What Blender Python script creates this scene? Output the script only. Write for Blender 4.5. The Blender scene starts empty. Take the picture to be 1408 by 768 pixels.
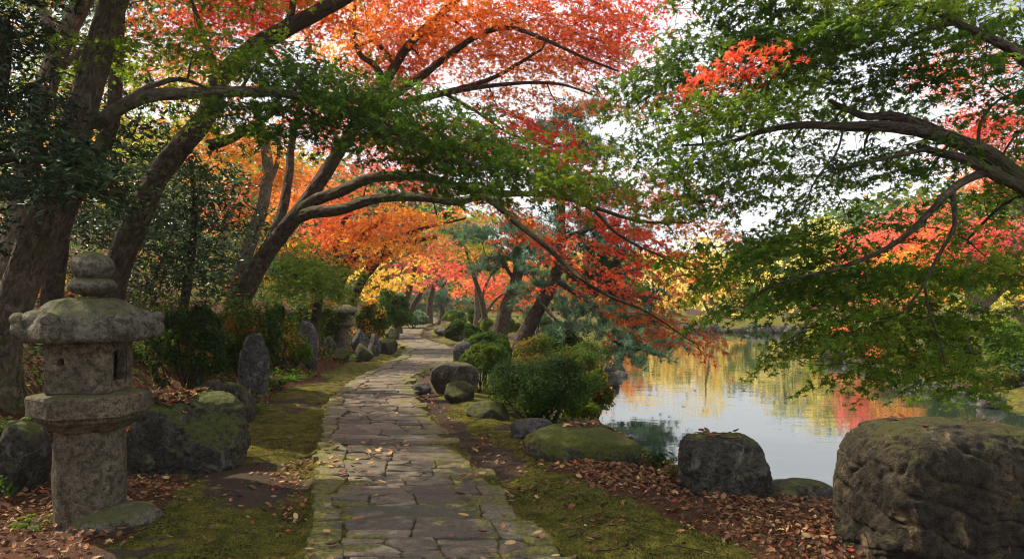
import bpy, bmesh, math, random
import numpy as np
from mathutils import Vector, noise as mnoise
random.seed(7)
sc = bpy.context.scene
R = math.radians
# ---------------------------------------------------------------- camera
F, HZ, CH = 1000.0, 410.0, 1.5          # focal length in photo pixels, horizon row, eye height
cam = bpy.data.cameras.new('camera')
cam_o = bpy.data.objects.new('camera', cam)
sc.collection.objects.link(cam_o)
cam_o.location = (0, 0, CH)
cam_o.rotation_euler = (R(90), 0, 0)
cam.sensor_width = 36
cam.lens = 36 * F / 1408
cam.shift_y = (HZ - 384) / 1408
cam.clip_start = 0.1
cam.clip_end = 3000
sc.camera = cam_o
# ---------------------------------------------------------------- sky, sun, exposure
SUN_DIR = Vector((-0.56, 0.27, 0.78)).normalized()     # towards the sun: left, a little behind
sun_el = math.asin(SUN_DIR.z)
sun_rot = math.atan2(SUN_DIR.x, SUN_DIR.y)
w = bpy.data.worlds.new('World')
sc.world = w
w.use_nodes = True
nt = w.node_tree
for n in list(nt.nodes):
    nt.nodes.remove(n)
wo = nt.nodes.new('ShaderNodeOutputWorld')
bg = nt.nodes.new('ShaderNodeBackground')
sky = nt.nodes.new('ShaderNodeTexSky')
sky.sky_type = 'NISHITA'
sky.sun_disc = False
sky.sun_elevation = sun_el
sky.sun_rotation = sun_rot
tc = nt.nodes.new('ShaderNodeTexCoord')
mp = nt.nodes.new('ShaderNodeMapping'); mp.inputs['Scale'].default_value = (1, 1, 2.2)
nz = nt.nodes.new('ShaderNodeTexNoise'); nz.inputs['Scale'].default_value = 2.2; nz.inputs['Detail'].default_value = 6
cr = nt.nodes.new('ShaderNodeValToRGB')
cr.color_ramp.elements[0].position = 0.22; cr.color_ramp.elements[1].position = 0.46
mx = nt.nodes.new('ShaderNodeMixRGB'); mx.inputs[2].default_value = (9.3, 9.5, 9.9, 1)   # thin bright cloud
nt.links.new(tc.outputs['Generated'], mp.inputs[0]); nt.links.new(mp.outputs[0], nz.inputs['Vector'])
nt.links.new(nz.outputs['Fac'], cr.inputs[0]); nt.links.new(cr.outputs[0], mx.inputs[0])
nt.links.new(sky.outputs[0], mx.inputs[1]); nt.links.new(mx.outputs[0], bg.inputs[0])
bg.inputs['Strength'].default_value = 0.073
nt.links.new(bg.outputs[0], wo.inputs[0])
sl = bpy.data.lights.new('sun', 'SUN')
sl.energy = 5.0; sl.angle = R(0.6); sl.color = (1.0, 0.84, 0.62)
so = bpy.data.objects.new('sun', sl); sc.collection.objects.link(so)
so.rotation_euler = SUN_DIR.to_track_quat('Z', 'Y').to_euler()
vs = sc.view_settings
vs.view_transform = 'Standard'; vs.look = 'None'; vs.gamma = 1; vs.use_curve_mapping = False
vs.exposure = 0.76
cy = sc.cycles
cy.use_denoising = True; cy.filter_width = 1.1
cy.max_bounces = 8; cy.diffuse_bounces = 4; cy.glossy_bounces = 3; cy.transmission_bounces = 4
cy.sample_clamp_indirect = 6
try:
    cy.denoiser = 'OPENIMAGEDENOISE'; cy.denoising_input_passes = 'RGB_ALBEDO_NORMAL'; cy.denoising_prefilter = 'ACCURATE'
except Exception:
    pass
# ---------------------------------------------------------------- helpers
COL = sc.collection
def at(px, py, D):
    return np.array(((px - 704) / F * D, D, CH - (py - HZ) / F * D))
def tag(o, label=None, cat=None, group=None, kind=None):
    if label: o['label'] = label
    if cat: o['category'] = cat
    if group: o['group'] = group
    if kind: o['kind'] = kind
    return o
def empty(name, loc, label, cat, group=None):
    o = bpy.data.objects.new(name, None); COL.objects.link(o); o.location = loc
    o.empty_display_size = 0.2
    return tag(o, label, cat, group)
class MB:                                 # collects vertices and faces of mixed size as arrays
    def __init__(s):
        s.v = []; s.li = []; s.lt = []; s.n = 0; s.c = []; s.mi = []; s.uv = []; s.sm = []
    def add(s, v, f, col=None, mi=0, uv=None, smooth=True):
        """v (N,3); f (M,k) index array; col (N,3) per vertex; uv (N,2) per vertex"""
        v = np.asarray(v, np.float32); f = np.asarray(f, np.int64)
        s.v.append(v); s.li.append((f + s.n).ravel()); s.lt.append(np.full(len(f), f.shape[1]))
        s.c.append(np.ones((len(v), 3), np.float32) if col is None else np.broadcast_to(np.asarray(col, np.float32), (len(v), 3)))
        s.uv.append(np.zeros((len(v), 2), np.float32) if uv is None else np.asarray(uv, np.float32))
        s.mi.append(np.full(len(f), mi)); s.sm.append(np.full(len(f), smooth))
        s.n += len(v)
    def build(s, name, mats, parent=None, origin=None):
        v = np.concatenate(s.v).astype(np.float32)
        if origin is None: origin = np.zeros(3)
        v = v - np.asarray(origin, np.float32)
        li = np.concatenate(s.li); lt = np.concatenate(s.lt)
        me = bpy.data.meshes.new(name)
        me.vertices.add(len(v)); me.vertices.foreach_set('co', v.ravel())
        me.loops.add(len(li)); me.loops.foreach_set('vertex_index', li.astype(np.int32))
        me.polygons.add(len(lt))
        me.polygons.foreach_set('loop_start', (np.cumsum(lt) - lt).astype(np.int32))
        try: me.polygons.foreach_set('loop_total', lt.astype(np.int32))
        except Exception: pass
        mats = mats if isinstance(mats, (list, tuple)) else [mats]
        for m in mats: me.materials.append(m)
        me.polygons.foreach_set('material_index', np.concatenate(s.mi).astype(np.int32))
        me.polygons.foreach_set('use_smooth', np.concatenate(s.sm).astype(bool))
        c = np.concatenate(s.c); c4 = np.concatenate([c, np.ones((len(c), 1))], 1).astype(np.float32)
        a = me.color_attributes.new('Col', 'FLOAT_COLOR', 'POINT'); a.data.foreach_set('color', c4.ravel())
        uv = np.concatenate(s.uv)
        if np.any(uv):
            u = me.uv_layers.new(name='UVMap'); u.data.foreach_set('uv', uv[li].astype(np.float32).ravel())
        me.update(calc_edges=True)
        o = bpy.data.objects.new(name, me); COL.objects.link(o)
        if parent is not None: o.parent = parent
        else: o.location = origin
        return o
# lattice value noise, vectorised
_tab = np.random.default_rng(3).random(1 << 16).astype(np.float32)
def vnoise(p):
    p = np.asarray(p, np.float64); i = np.floor(p).astype(np.int64); f = p - i; f = f * f * (3 - 2 * f)
    out = 0
    for dx in (0, 1):
        wx = f[:, 0] if dx else 1 - f[:, 0]
        for dy in (0, 1):
            wy = f[:, 1] if dy else 1 - f[:, 1]
            for dz in (0, 1):
                wz = f[:, 2] if dz else 1 - f[:, 2]
                h = ((i[:, 0] + dx) * 73856093 ^ (i[:, 1] + dy) * 19349663 ^ (i[:, 2] + dz) * 83492791)
                h = (h ^ (h >> 13)) * 1274126177
                out = out + wx * wy * wz * _tab[(h ^ (h >> 16)) & 65535]
    return out
def fbm(p, octv=4, gain=0.5):
    p = np.asarray(p, np.float64); a = 1; t = 0; s = 0
    for k in range(octv):
        t = t + a * vnoise(p + 17.3 * k); s += a; a *= gain; p = p * 2.03
    return t / s                          # 0..1
def norm(v): return v / np.maximum(np.linalg.norm(v, axis=-1, keepdims=True), 1e-9)
def smst(a, b, x):
    t = np.clip((x - a) / (b - a), 0, 1); return t * t * (3 - 2 * t)
# ---------------------------------------------------------------- materials
def new_mat(name):
    m = bpy.data.materials.new(name); m.use_nodes = True
    n = m.node_tree.nodes; b = n['Principled BSDF']; return m, m.node_tree, b
def nd(t, typ, **kw):
    n = t.nodes.new(typ)
    for k, v in kw.items(): setattr(n, k, v)
    return n
def noise_node(t, scale, detail=5, rough=0.55, vec=None, dist=0.0):
    n = nd(t, 'ShaderNodeTexNoise'); n.inputs['Scale'].default_value = scale; n.inputs['Detail'].default_value = detail
    n.inputs['Roughness'].default_value = rough; n.inputs['Distortion'].default_value = dist
    if vec is not None: t.links.new(vec, n.inputs['Vector'])
    return n.outputs['Fac']
def ramp(t, fac, stops):
    r = nd(t, 'ShaderNodeValToRGB'); e = r.color_ramp.elements
    while len(e) < len(stops): e.new(0.5)
    for k, (p, c) in enumerate(stops):
        e[k].position = p; e[k].color = (*c, 1) if len(c) == 3 else c
    t.links.new(fac, r.inputs[0]); return r.outputs[0]
def mixc(t, fac, a, b, mode='MIX'):
    m = nd(t, 'ShaderNodeMixRGB', blend_type=mode)
    for i, x in ((0, fac), (1, a), (2, b)):
        if isinstance(x, (int, float)): m.inputs[i].default_value = x
        elif isinstance(x, tuple): m.inputs[i].default_value = (*x, 1)
        else: t.links.new(x, m.inputs[i])
    return m.outputs[0]
def math_n(t, op, a, b=None, clamp=False):
    m = nd(t, 'ShaderNodeMath', operation=op); m.use_clamp = clamp
    for i, x in ((0, a), (1, b)):
        if x is None: continue
        if isinstance(x, (int, float)): m.inputs[i].default_value = x
        else: t.links.new(x, m.inputs[i])
    return m.outputs[0]
def bump(t, b, h, strength=0.6, dist=0.02):
    n = nd(t, 'ShaderNodeBump'); n.inputs['Strength'].default_value = strength; n.inputs['Distance'].default_value = dist
    t.links.new(h, n.inputs['Height']); t.links.new(n.outputs[0], b.inputs['Normal'])
def leaf_mat(name, transl=0.45, rough=0.5, spec=0.35):
    m, t, b = new_mat(name)
    a = nd(t, 'ShaderNodeAttribute', attribute_name='Col')
    t.links.new(a.outputs['Color'], b.inputs['Base Color'])
    b.inputs['Roughness'].default_value = rough; b.inputs['Specular IOR Level'].default_value = spec
    tr = nd(t, 'ShaderNodeBsdfTranslucent')
    hs = nd(t, 'ShaderNodeHueSaturation'); hs.inputs['Saturation'].default_value = 1.02; hs.inputs['Value'].default_value = 1.55
    t.links.new(a.outputs['Color'], hs.inputs['Color']); t.links.new(hs.outputs[0], tr.inputs['Color'])
    ms = nd(t, 'ShaderNodeMixShader'); ms.inputs[0].default_value = transl
    out = t.nodes['Material Output']
    t.links.new(b.outputs[0], ms.inputs[1]); t.links.new(tr.outputs[0], ms.inputs[2]); t.links.new(ms.outputs[0], out.inputs[0])
    return m
M_LEAF = leaf_mat('maple_leaf', 0.50, 0.6, 0.15)
M_GLOSS = leaf_mat('evergreen_leaf', 0.15, 0.38, 0.35)
M_NEEDLE = leaf_mat('pine_needles', 0.25, 0.6, 0.2)
M_DRY = leaf_mat('dry_leaf', 0.08, 0.6, 0.3)
def bark_mat(name, dark, light, moss=0.35):
    m, t, b = new_mat(name)
    u = nd(t, 'ShaderNodeUVMap', uv_map='UVMap')
    mp = nd(t, 'ShaderNodeMapping'); mp.inputs['Scale'].default_value = (1.0, 0.36, 1)
    t.links.new(u.outputs[0], mp.inputs[0])
    n1 = noise_node(t, 26, 6, 0.65, mp.outputs[0], 0.6)
    tc = nd(t, 'ShaderNodeTexCoord')
    n2 = noise_node(t, 2.2, 5, 0.6, tc.outputs['Object'])
    n3 = noise_node(t, 55, 3, 0.6, tc.outputs['Object'])
    c = ramp(t, n1, [(0.34, tuple(x * 0.3 for x in dark)), (0.47, dark), (0.62, light), (.75, tuple(x * 1.35 for x in light))])
    c = mixc(t, ramp(t, n2, [(0.45, (0, 0, 0)), (0.7, (0.75,) * 3)]), c, tuple(0.5 * (x + y) for x, y in zip(dark, light)))
    if moss > 0:
        c = mixc(t, ramp(t, noise_node(t, 7, 6, .7, tc.outputs['Object'], .5), [(.57, (0, 0, 0)), (.63, (.55,) * 3)]), c, tuple(1.5 * x + .02 for x in light))
        g = ramp(t, noise_node(t, 1.6, 6, 0.65, tc.outputs['Object'], 0.4), [(0.50, (0, 0, 0)), (0.60, (moss * 1.3,) * 3)])
        c = mixc(t, g, c, (0.07, 0.085, 0.025))
    t.links.new(c, b.inputs['Base Color']); b.inputs['Roughness'].default_value = 0.85
    b.inputs['Specular IOR Level'].default_value = 0.25
    h = math_n(t, 'ADD', n1, math_n(t, 'MULTIPLY', n3, 0.35))
    bump(t, b, h, 1.0, 0.06)
    return m
M_BARK_D = bark_mat('dark_furrowed_bark', (0.032, 0.022, 0.016), (0.085, 0.06, 0.043))
M_BARK_M = bark_mat('brown_maple_bark', (0.045, 0.033, 0.025), (0.115, 0.09, 0.066))
M_BARK_P = bark_mat('pale_smooth_bark', (0.085, 0.066, 0.047), (0.19, 0.155, 0.115), 0.25)
M_BARK_PINE = bark_mat('pine_bark', (0.035, 0.024, 0.019), (0.10, 0.072, 0.055), 0.1)
def rock_mat(name, c0, c1, moss, mosscol=(0.075, 0.09, 0.018), lichen=0.4, lcol=(0.27, 0.26, 0.22)):
    m, t, b = new_mat(name)
    tc = nd(t, 'ShaderNodeTexCoord'); g = nd(t, 'ShaderNodeNewGeometry')
    P = tc.outputs['Object']
    n1 = noise_node(t, 3.0, 8, 0.65, P, 0.5); n2 = noise_node(t, 24, 6, 0.7, P); n3 = noise_node(t, 110, 3, 0.6, P)
    c = ramp(t, n1, [(0.34, c0), (0.52, tuple(.5 * (x + y) for x, y in zip(c0, c1))), (0.64, tuple(x * 1.25 for x in c1))])
    c = mixc(t, ramp(t, n2, [(0.40, (0.12,) * 3), (0.54, (1.0,) * 3)]), tuple(x * .3 for x in c0), c)
    c = mixc(t, ramp(t, n3, [(0.38, (0.25,) * 3), (0.52, (1.0,) * 3)]), tuple(x * .4 for x in c0), c)
    lm = ramp(t, noise_node(t, 5.5, 7, 0.7, P, 0.8), [(0.56, (0, 0, 0)), (0.64, (lichen,) * 3)])
    c = mixc(t, lm, c, lcol)
    sx = nd(t, 'ShaderNodeSeparateXYZ'); t.links.new(g.outputs['Normal'], sx.inputs[0])
    up = math_n(t, 'MULTIPLY', sx.outputs['Z'], 0.33)
    mm = math_n(t, 'ADD', up, noise_node(t, 2.4, 7, 0.65, P, 0.3))
    mm = math_n(t, 'ADD', mm, math_n(t, 'MULTIPLY', n2, 0.25))
    k = 1.15 - moss * 0.30
    mk = ramp(t, mm, [(max(0.0, k - 0.08), (0, 0, 0)), (min(1.0, k + 0.05), (1, 1, 1))])
    mc = ramp(t, math_n(t, 'ADD', math_n(t, 'MULTIPLY', n2, .6), math_n(t, 'MULTIPLY', n3, .4)), [(0.36, tuple(x * 0.45 for x in mosscol)), (0.55, mosscol), (0.75, (mosscol[0] * 1.9, mosscol[1] * 1.6, mosscol[2] * 1.4))])
    c = mixc(t, mk, c, mc)
    t.links.new(c, b.inputs['Base Color']); b.inputs['Roughness'].default_value = 0.82
    b.inputs['Specular IOR Level'].default_value = 0.3
    h = math_n(t, 'ADD', math_n(t, 'ADD', n1, math_n(t, 'MULTIPLY', n2, 0.5)), math_n(t, 'MULTIPLY', n3, 0.18))
    bump(t, b, h, 1.0, 0.06)
    return m
M_ROCK = rock_mat('weathered_boulder', (0.035, 0.032, 0.026), (0.12, 0.105, 0.085), 0.75)
M_ROCK_BIG = rock_mat('brown_boulder', (0.020, 0.017, 0.011), (0.064, 0.050, 0.031), 0.95, (0.045, 0.047, 0.011), 0.6, (.21, .15, .075))
M_ROCK_GREY = rock_mat('blue_grey_rock', (0.055, 0.056, 0.056), (0.19, 0.185, 0.18), 0.45, lichen=0.6)
M_ROCK_MOSS = rock_mat('moss_covered_rock', (0.035, 0.032, 0.026), (0.10, 0.09, 0.07), 1.2)
M_ROCK_MOUND = rock_mat('moss_mound', (0.06, 0.055, 0.035), (0.12, 0.11, 0.06), 1.6, (0.085, 0.10, 0.015))
M_LANTERN = rock_mat('weathered_granite', (0.10, 0.08, 0.054), (0.26, 0.21, 0.145), 0.62, (0.10, 0.105, 0.035), 0.15)
M_LANTERN_ROOF = rock_mat('mossy_granite', (0.11, 0.10, 0.075), (0.23, 0.205, 0.15), 0.85, (0.095, 0.10, 0.035), 0.2)
# ================================================================ SETTING: ground, path, pond
_ky = np.array([-6, -1, 0, 3, 4.4, 5.19, 6.34, 7.9, 10.5, 13.2, 15.5, 17.6, 21.4, 24, 27, 30, 35.7, 43, 50, 60, 75])
_kx = np.array([1.5, .5, .3, -.2, -.50, -.69, -1.01, -1.4, -2.0, -2.42, -2.34, -2.08, -2.36, -3.0, -3.95, -4.5, -4.9, -4.85, -5.0, -5.0, -5.0])
_yy = np.arange(-6, 75, 0.05); _xx = np.interp(_yy, _ky, _kx)
_kk = np.exp(-0.5 * (np.arange(-40, 41) * 0.05 / 0.6) ** 2); _kk /= _kk.sum()
_xx = np.convolve(np.pad(_xx, 40, 'edge'), _kk, 'valid')
def pc(y): return np.interp(y, _yy, _xx)                       # path centre
def ph(y): return np.interp(y, [0, 4.4, 8, 10.5, 13.2, 15.5, 17.6, 24, 30, 36, 43, 60], [.73, .73, .70, .68, .52, .58, .74, .72, .68, .60, .46, .42])
POND = np.array([(1.45, 12.6), (2.0, 9.6), (2.55, 8.0), (3.4, 7.25), (4.6, 6.9), (7, 7.2), (9.2, 9), (9.3, 13), (9.7, 17), (11, 25), (14, 35), (18, 44),
                 (15, 46.5), (10.5, 45.5), (7.2, 40), (4.4, 30), (2.9, 22), (1.7, 16)], float)
WATER_Z = -0.6
def sdf_poly(x, y, poly=POND):
    d = np.full(x.shape, 1e9); ins = np.zeros(x.shape, bool); n = len(poly)
    for i in range(n):
        a = poly[i]; b = poly[(i + 1) % n]; e = b - a
        t = np.clip(((x - a[0]) * e[0] + (y - a[1]) * e[1]) / (e @ e), 0, 1)
        d = np.minimum(d, np.hypot(x - a[0] - t * e[0], y - a[1] - t * e[1]))
        c = ((a[1] > y) != (b[1] > y)) & (x < (b[0] - a[0]) * (y - a[1]) / (b[1] - a[1] + 1e-12) + a[0])
        ins ^= c
    return np.where(ins, -d, d)
def gz(x, y):
    x = np.asarray(x, float); y = np.asarray(y, float)
    c = pc(y); h = ph(y)
    dl = (c - h) - x; de = np.abs(x - c) - h
    z = -0.008 - 0.065 * smst(-0.02, 0.05, de) + 0.05 * smst(0.1, 0.7, de)
    d0 = np.interp(y, [0, 5, 10, 60], [2.6, 2.3, 1.0, 1.2])
    z = z + 0.95 * smst(d0, d0 + 2.6, dl) + 0.2 * np.clip(dl - d0 - 1.2, 0, 30)
    z = z + .03 * np.clip(y - 30, 0, 20) * .35
    p = np.stack([x, y, 0 * x], -1).reshape(-1, 3)
    und = (fbm(p * 0.55, 4) - 0.5).reshape(x.shape) * 0.22 + (fbm(p * 3.1 + 5, 3) - 0.5).reshape(x.shape) * 0.05
    z = z + und * smst(0.05, 1.4, de)
    s = sdf_poly(x, y)
    bank = np.interp(s, [-3, -0.4, 0, 0.3, 1.1, 2.3], [-1.6, -0.95, -0.63, -0.52, -0.27, 0.0])
    z = np.where(s < 2.3, bank + z * smst(0.2, 2.3, s), z)
    far = smst(6, 14, s) * smst(3, 10, x)
    z = z + 0.5 * far + 0.05 * np.clip(y - 56, 0, 120) + 0.05 * np.clip(x - 16, 0, 100) * smst(0, 4, s)
    return z
def gz1(x, y): return float(gz(np.array([x]), np.array([y]))[0])
def axis(lo, hi, c0, c1, fine, grow):
    a = list(np.arange(c0, c1, fine)); st = fine; v = a[-1]
    while v < hi: st *= grow; v += st; a.append(v)
    st = fine; v = a[0]; b = []
    while v > lo: st *= grow; v -= st; b.append(v)
    return np.array(b[::-1] + a)
gx = axis(-120, 120, -6.5, 5.5, 0.06, 1.07); gy = axis(-25, 130, 3.0, 13, 0.06, 1.05)
GX, GY = np.meshgrid(gx, gy); GZ = gz(GX, GY)
P3 = np.stack([GX, GY, 0 * GX], -1).reshape(-1, 3)
c_ = pc(GY); h_ = ph(GY); dl = (c_ - h_) - GX; dr = GX - (c_ + h_)
f1 = fbm(P3 * 1.3 + 3, 5).reshape(GX.shape); f2 = fbm(P3 * 0.6 + 9, 4).reshape(GX.shape); f3 = fbm(P3 * 4 + 1, 4).reshape(GX.shape)
def litter_zone(x, y, n):
    c = pc(y); h = ph(y); dl = (c - h) - x; dr = x - (c + h)
    left = smst(1.0, 1.35, dl + (n - .5) * 1.0 + np.interp(y, [4, 6, 9, 14], [-.15, 0.0, .25, .35]))
    xb = 0.18 + (6.4 - y) * 0.42
    right = smst(0, 0.35, x - xb + (n - .5) * 0.7) * (y < 6.6) + (y >= 6.6) * smst(.75, 1.1, dr + (n - .5) * .8) * smst(9.5, 7.5, y) * 0.8
    edge = 0.5 * smst(.05, .12, dl) * smst(.45, .2, dl) * smst(.45, .6, n)
    lane = 0.55 * smst(0.0, .1, dr) * smst(.4, .2, dr) * smst(6.0, 7, y) * smst(.4, .6, n)
    return np.clip(left + right + edge + lane, 0, 1)
LIT = litter_zone(GX, GY, f2)
moss = smst(.36, .54, f1 * .75 + f3 * .25 + 0.10 * smst(1.6, .3, dl) * (dl > 0) + 0.12 * smst(12, 5, GY) * (dr > 0))
dirt_lane = smst(0.02, .12, dr) * smst(.55, .3, dr + (f1 - .5) * .7) * smst(.0, .12, dr + (f3 - .5) * .3) * smst(5.7, 6.8, GY)
dirt_patch = np.exp(-(((dl - .55) / .42) ** 2 + ((GY - 5.95) / .75) ** 2) * 1.2)
moss = np.clip(moss * (1 - dirt_lane) * (1 - 1.3 * dirt_patch * smst(.3, .5, f3 + .1)), 0, 1)
moss = np.where((dl < 0) & (dr < 0), .55, moss)
ny, nx = GX.shape
idx = np.arange(nx * ny).reshape(ny, nx)
quads = np.stack([idx[:-1, :-1], idx[:-1, 1:], idx[1:, 1:], idx[1:, :-1]], -1).reshape(-1, 4)
m, t, b = new_mat('mossy_earth')
a = nd(t, 'ShaderNodeAttribute', attribute_name='Col'); sp = nd(t, 'ShaderNodeSeparateColor'); t.links.new(a.outputs['Color'], sp.inputs[0])
tc = nd(t, 'ShaderNodeTexCoord'); PO = tc.outputs['Object']
n1 = noise_node(t, 9, 7, .65, PO); n2 = noise_node(t, 60, 5, .65, PO); n3 = noise_node(t, 220, 2, .6, PO)
dirt = ramp(t, n2, [(.3, (.03, .021, .015)), (.7, (.085, .06, .042))])
mos = ramp(t, math_n(t, 'ADD', math_n(t, 'MULTIPLY', n1, .6), math_n(t, 'MULTIPLY', n2, .4)), [(.36, (.022, .026, .006)), (.5, (.125, .122, .018)), (.64, (.26, .22, .036))])
mf = ramp(t, math_n(t, 'ADD', math_n(t, 'SUBTRACT', sp.outputs[0], .5), n1), [(.40, (0, 0, 0)), (.58, (1, 1, 1))])
c = mixc(t, mf, dirt, mixc(t, ramp(t, n3, [(.36, (.8,) * 3), (.56, (0, 0, 0))]), mos, (.02, .022, .006)))
lit = ramp(t, n2, [(.3, (.035, .018, .012)), (.7, (.15, .065, .036))])
lf = ramp(t, math_n(t, 'ADD', math_n(t, 'SUBTRACT', sp.outputs[1], .5), n1), [(.45, (0, 0, 0)), (.6, (1, 1, 1))])
c = mixc(t, lf, c, lit)
t.links.new(c, b.inputs['Base Color']); b.inputs['Roughness'].default_value = .95; b.inputs['Specular IOR Level'].default_value = .15
bump(t, b, math_n(t, 'ADD', math_n(t, 'ADD', math_n(t, 'MULTIPLY', n1, .6), n2), math_n(t, 'MULTIPLY', n3, .5)), .8, .03)
off_ = smst(.0, .1, np.maximum(dl, dr))
GZ = GZ + off_ * moss * ((fbm(P3 * 8 + 3, 4).reshape(GX.shape) - .5) * .05 + (fbm(P3 * 2.6 + 8, 3).reshape(GX.shape) - .45) * .06)
mb = MB(); mb.add(np.stack([GX, GY, GZ], -1).reshape(-1, 3), quads, np.stack([moss, LIT, 0 * moss], -1).reshape(-1, 3))
tag(mb.build('ground', m), kind='structure')
# ---- stone path: one paved surface, every slab modelled
m, t, b = new_mat('path_stone')
a = nd(t, 'ShaderNodeAttribute', attribute_name='Col'); u = nd(t, 'ShaderNodeUVMap', uv_map='UVMap'); su = nd(t, 'ShaderNodeSeparateXYZ'); t.links.new(u.outputs[0], su.inputs[0])
tc = nd(t, 'ShaderNodeTexCoord'); PO = tc.outputs['Object']
n1 = noise_node(t, 5, 7, .65, PO, .3); n2 = noise_node(t, 40, 6, .7, PO); n3 = noise_node(t, 170, 3, .6, PO)
c = mixc(t, ramp(t, n2, [(.38, (.0,) * 3), (.54, (1, 1, 1))]), mixc(t, .45, (0.008, .007, .006), a.outputs['Color']), a.outputs['Color'])
c = mixc(t, ramp(t, n3, [(.40, (.25,) * 3), (.52, (1, 1, 1))]), (.012, .010, .008), c)
c = mixc(t, ramp(t, n1, [(.4, (0, 0, 0)), (.7, (.5,) * 3)]), c, (.085, .070, .052))
e = math_n(t, 'ADD', math_n(t, 'ADD', math_n(t, 'MULTIPLY', math_n(t, 'SUBTRACT', su.outputs[0], .62), .34), math_n(t, 'MULTIPLY', math_n(t, 'SUBTRACT', su.outputs[1], .5), .16)), math_n(t, 'MULTIPLY', noise_node(t, 2.6, 5, .65, PO), .6))
mk = ramp(t, math_n(t, 'ADD', math_n(t, 'ADD', e, n1), math_n(t, 'MULTIPLY', n2, .18)), [(.91, (0, 0, 0)), (.97, (1, 1, 1))])
c = mixc(t, mk, c, ramp(t, n2, [(.36, (.022, .026, .006)), (.5, (.095, .093, .015)), (.64, (.19, .165, .03))]))
t.links.new(c, b.inputs['Base Color']); b.inputs['Roughness'].default_value = .7; b.inputs['Specular IOR Level'].default_value = .4
bump(t, b, math_n(t, 'ADD', math_n(t, 'ADD', n1, math_n(t, 'MULTIPLY', n2, .55)), math_n(t, 'MULTIPLY', n3, .25)), .7, .03)
rng = np.random.default_rng(11)
mb = MB()
def clip(poly, n, o):
    """keep the side n.p <= o of a convex polygon"""
    out = []
    for k in range(len(poly)):
        a_, b_ = poly[k], poly[(k + 1) % len(poly)]; da, db = n @ a_ - o, n @ b_ - o
        if da <= 0: out.append(a_)
        if (da < 0) != (db < 0): out.append(a_ + (b_ - a_) * (da / (da - db)))
    return out
def slab(q, top, col, rough, gap=.003):
    """q: convex outline in (t, y); becomes a stone with chipped outline, thin bevel and slightly tilted top"""
    q = [np.array(p, float) for p in q]; ce = np.mean(q, 0); pts = []
    for k in range(len(q)):
        p0 = q[k]; p1 = q[(k + 1) % len(q)]; L = np.linalg.norm(p1 - p0)
        if L < .004: continue
        n = max(2, int(L / .05)); tg = (p1 - p0) / L; nr_ = np.array((-tg[1], tg[0])); wob = rng.normal(0, .006 * rough); ph_ = rng.uniform(0, 6)
        for j in range(n):
            u = j / n; p = p0 + (p1 - p0) * u + nr_ * (wob * math.sin(u * 7 + ph_) + rng.normal(0, .0022 * rough))
            if j == 0: p = p + (ce - p) * min(.2, rng.uniform(.0, .022) * rough / max(.05, np.linalg.norm(ce - p)))
            pts.append(p)
    pts = np.array(pts); ce = pts.mean(0); n = len(pts)
    rad = np.maximum(np.linalg.norm(pts - ce, axis=1, keepdims=True), .03)
    def ring(ins): return ce + (pts - ce) * np.maximum(.1, 1 - ins / rad)
    tilt = rng.normal(0, .013, 2); sd = rng.uniform(0, 99); mr = rng.random()
    def z(p, dz): return top + dz + (p - ce) @ tilt + (fbm(np.column_stack([p * 7, np.full(len(p), sd)]), 3) - .5) * .022
    rings = [(ring(gap), -.09), (ring(gap + .001), -.010), (ring(gap + .004), -.002), (ring(gap + .016), 0), (ce + (pts - ce) * .55, .002), (ce + (pts - ce) * .25, .002)]
    V = []; UV = []
    for r, dz in rings:
        zz = z(r, dz); V.append(np.column_stack([r[:, 0] + pc(r[:, 1]), r[:, 1], zz])); UV.append(np.column_stack([np.abs(r[:, 0]) / ph(r[:, 1]), r[:, 1] * 0 + mr]))
    V.append(np.array([[ce[0] + pc(ce[1]), ce[1], float(z(ce[None], .002)[0])]])); UV.append(np.array([[abs(ce[0]) / ph(ce[1]), mr]]))
    V = np.concatenate(V); UV = np.concatenate(UV); i = np.arange(n); j = (i + 1) % n
    q4 = np.concatenate([np.stack([k * n + i, k * n + j, (k + 1) * n + j, (k + 1) * n + i], -1) for k in range(len(rings) - 1)])
    base = mb.n
    mb.add(V, q4, col, uv=UV)
    k = (len(rings) - 1) * n
    tri = np.stack([k + i, k + j, np.full(n, len(rings) * n)], -1)
    mb.li.append((tri + base).ravel()); mb.lt.append(np.full(n, 3)); mb.mi.append(np.zeros(n, int)); mb.sm.append(np.full(n, True))
def tone():
    return np.array((.17, .140, .098)) * rng.uniform(.5, 1.5) * (1 + rng.normal(0, .05, 3))
def top(): return rng.uniform(.002, .014) + .0105 * max(0., y - 30)
def crazy(poly, cell, stretch=1.7):
    """irregular stones filling a convex polygon"""
    poly = [np.array(p, float) for p in poly]; P = np.array(poly); lo, hi = P.min(0), P.max(0)
    A = abs(sum(P[k][0] * P[(k + 1) % len(P)][1] - P[(k + 1) % len(P)][0] * P[k][1] for k in range(len(P)))) / 2
    n = max(1, int(round(A / cell)))
    best = rng.uniform(lo, hi, (1, 2))
    while len(best) < n:                                     # spread the seeds
        c = rng.uniform(lo, hi, (12, 2)); d = np.min(np.hypot((c[:, None, 0] - best[None, :, 0]) / stretch, c[:, None, 1] - best[None, :, 1]), 1); best = np.vstack([best, c[np.argmax(d * rng.uniform(.6, 1, 12))]])
    S = best / np.array((stretch, 1))
    for a_ in range(n):
        cell_ = [p / np.array((stretch, 1)) for p in poly]
        for b_ in range(n):
            if a_ != b_ and len(cell_) > 2: nn = S[b_] - S[a_]; cell_ = clip(cell_, nn, nn @ (S[a_] + S[b_]) / 2)
        if len(cell_) > 2:
            c = np.array(cell_) * np.array((stretch, 1)); ext = c.max(0) - c.min(0)
            if ext.min() > .05: slab(c, top(), tone(), 1.1, .004)
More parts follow.
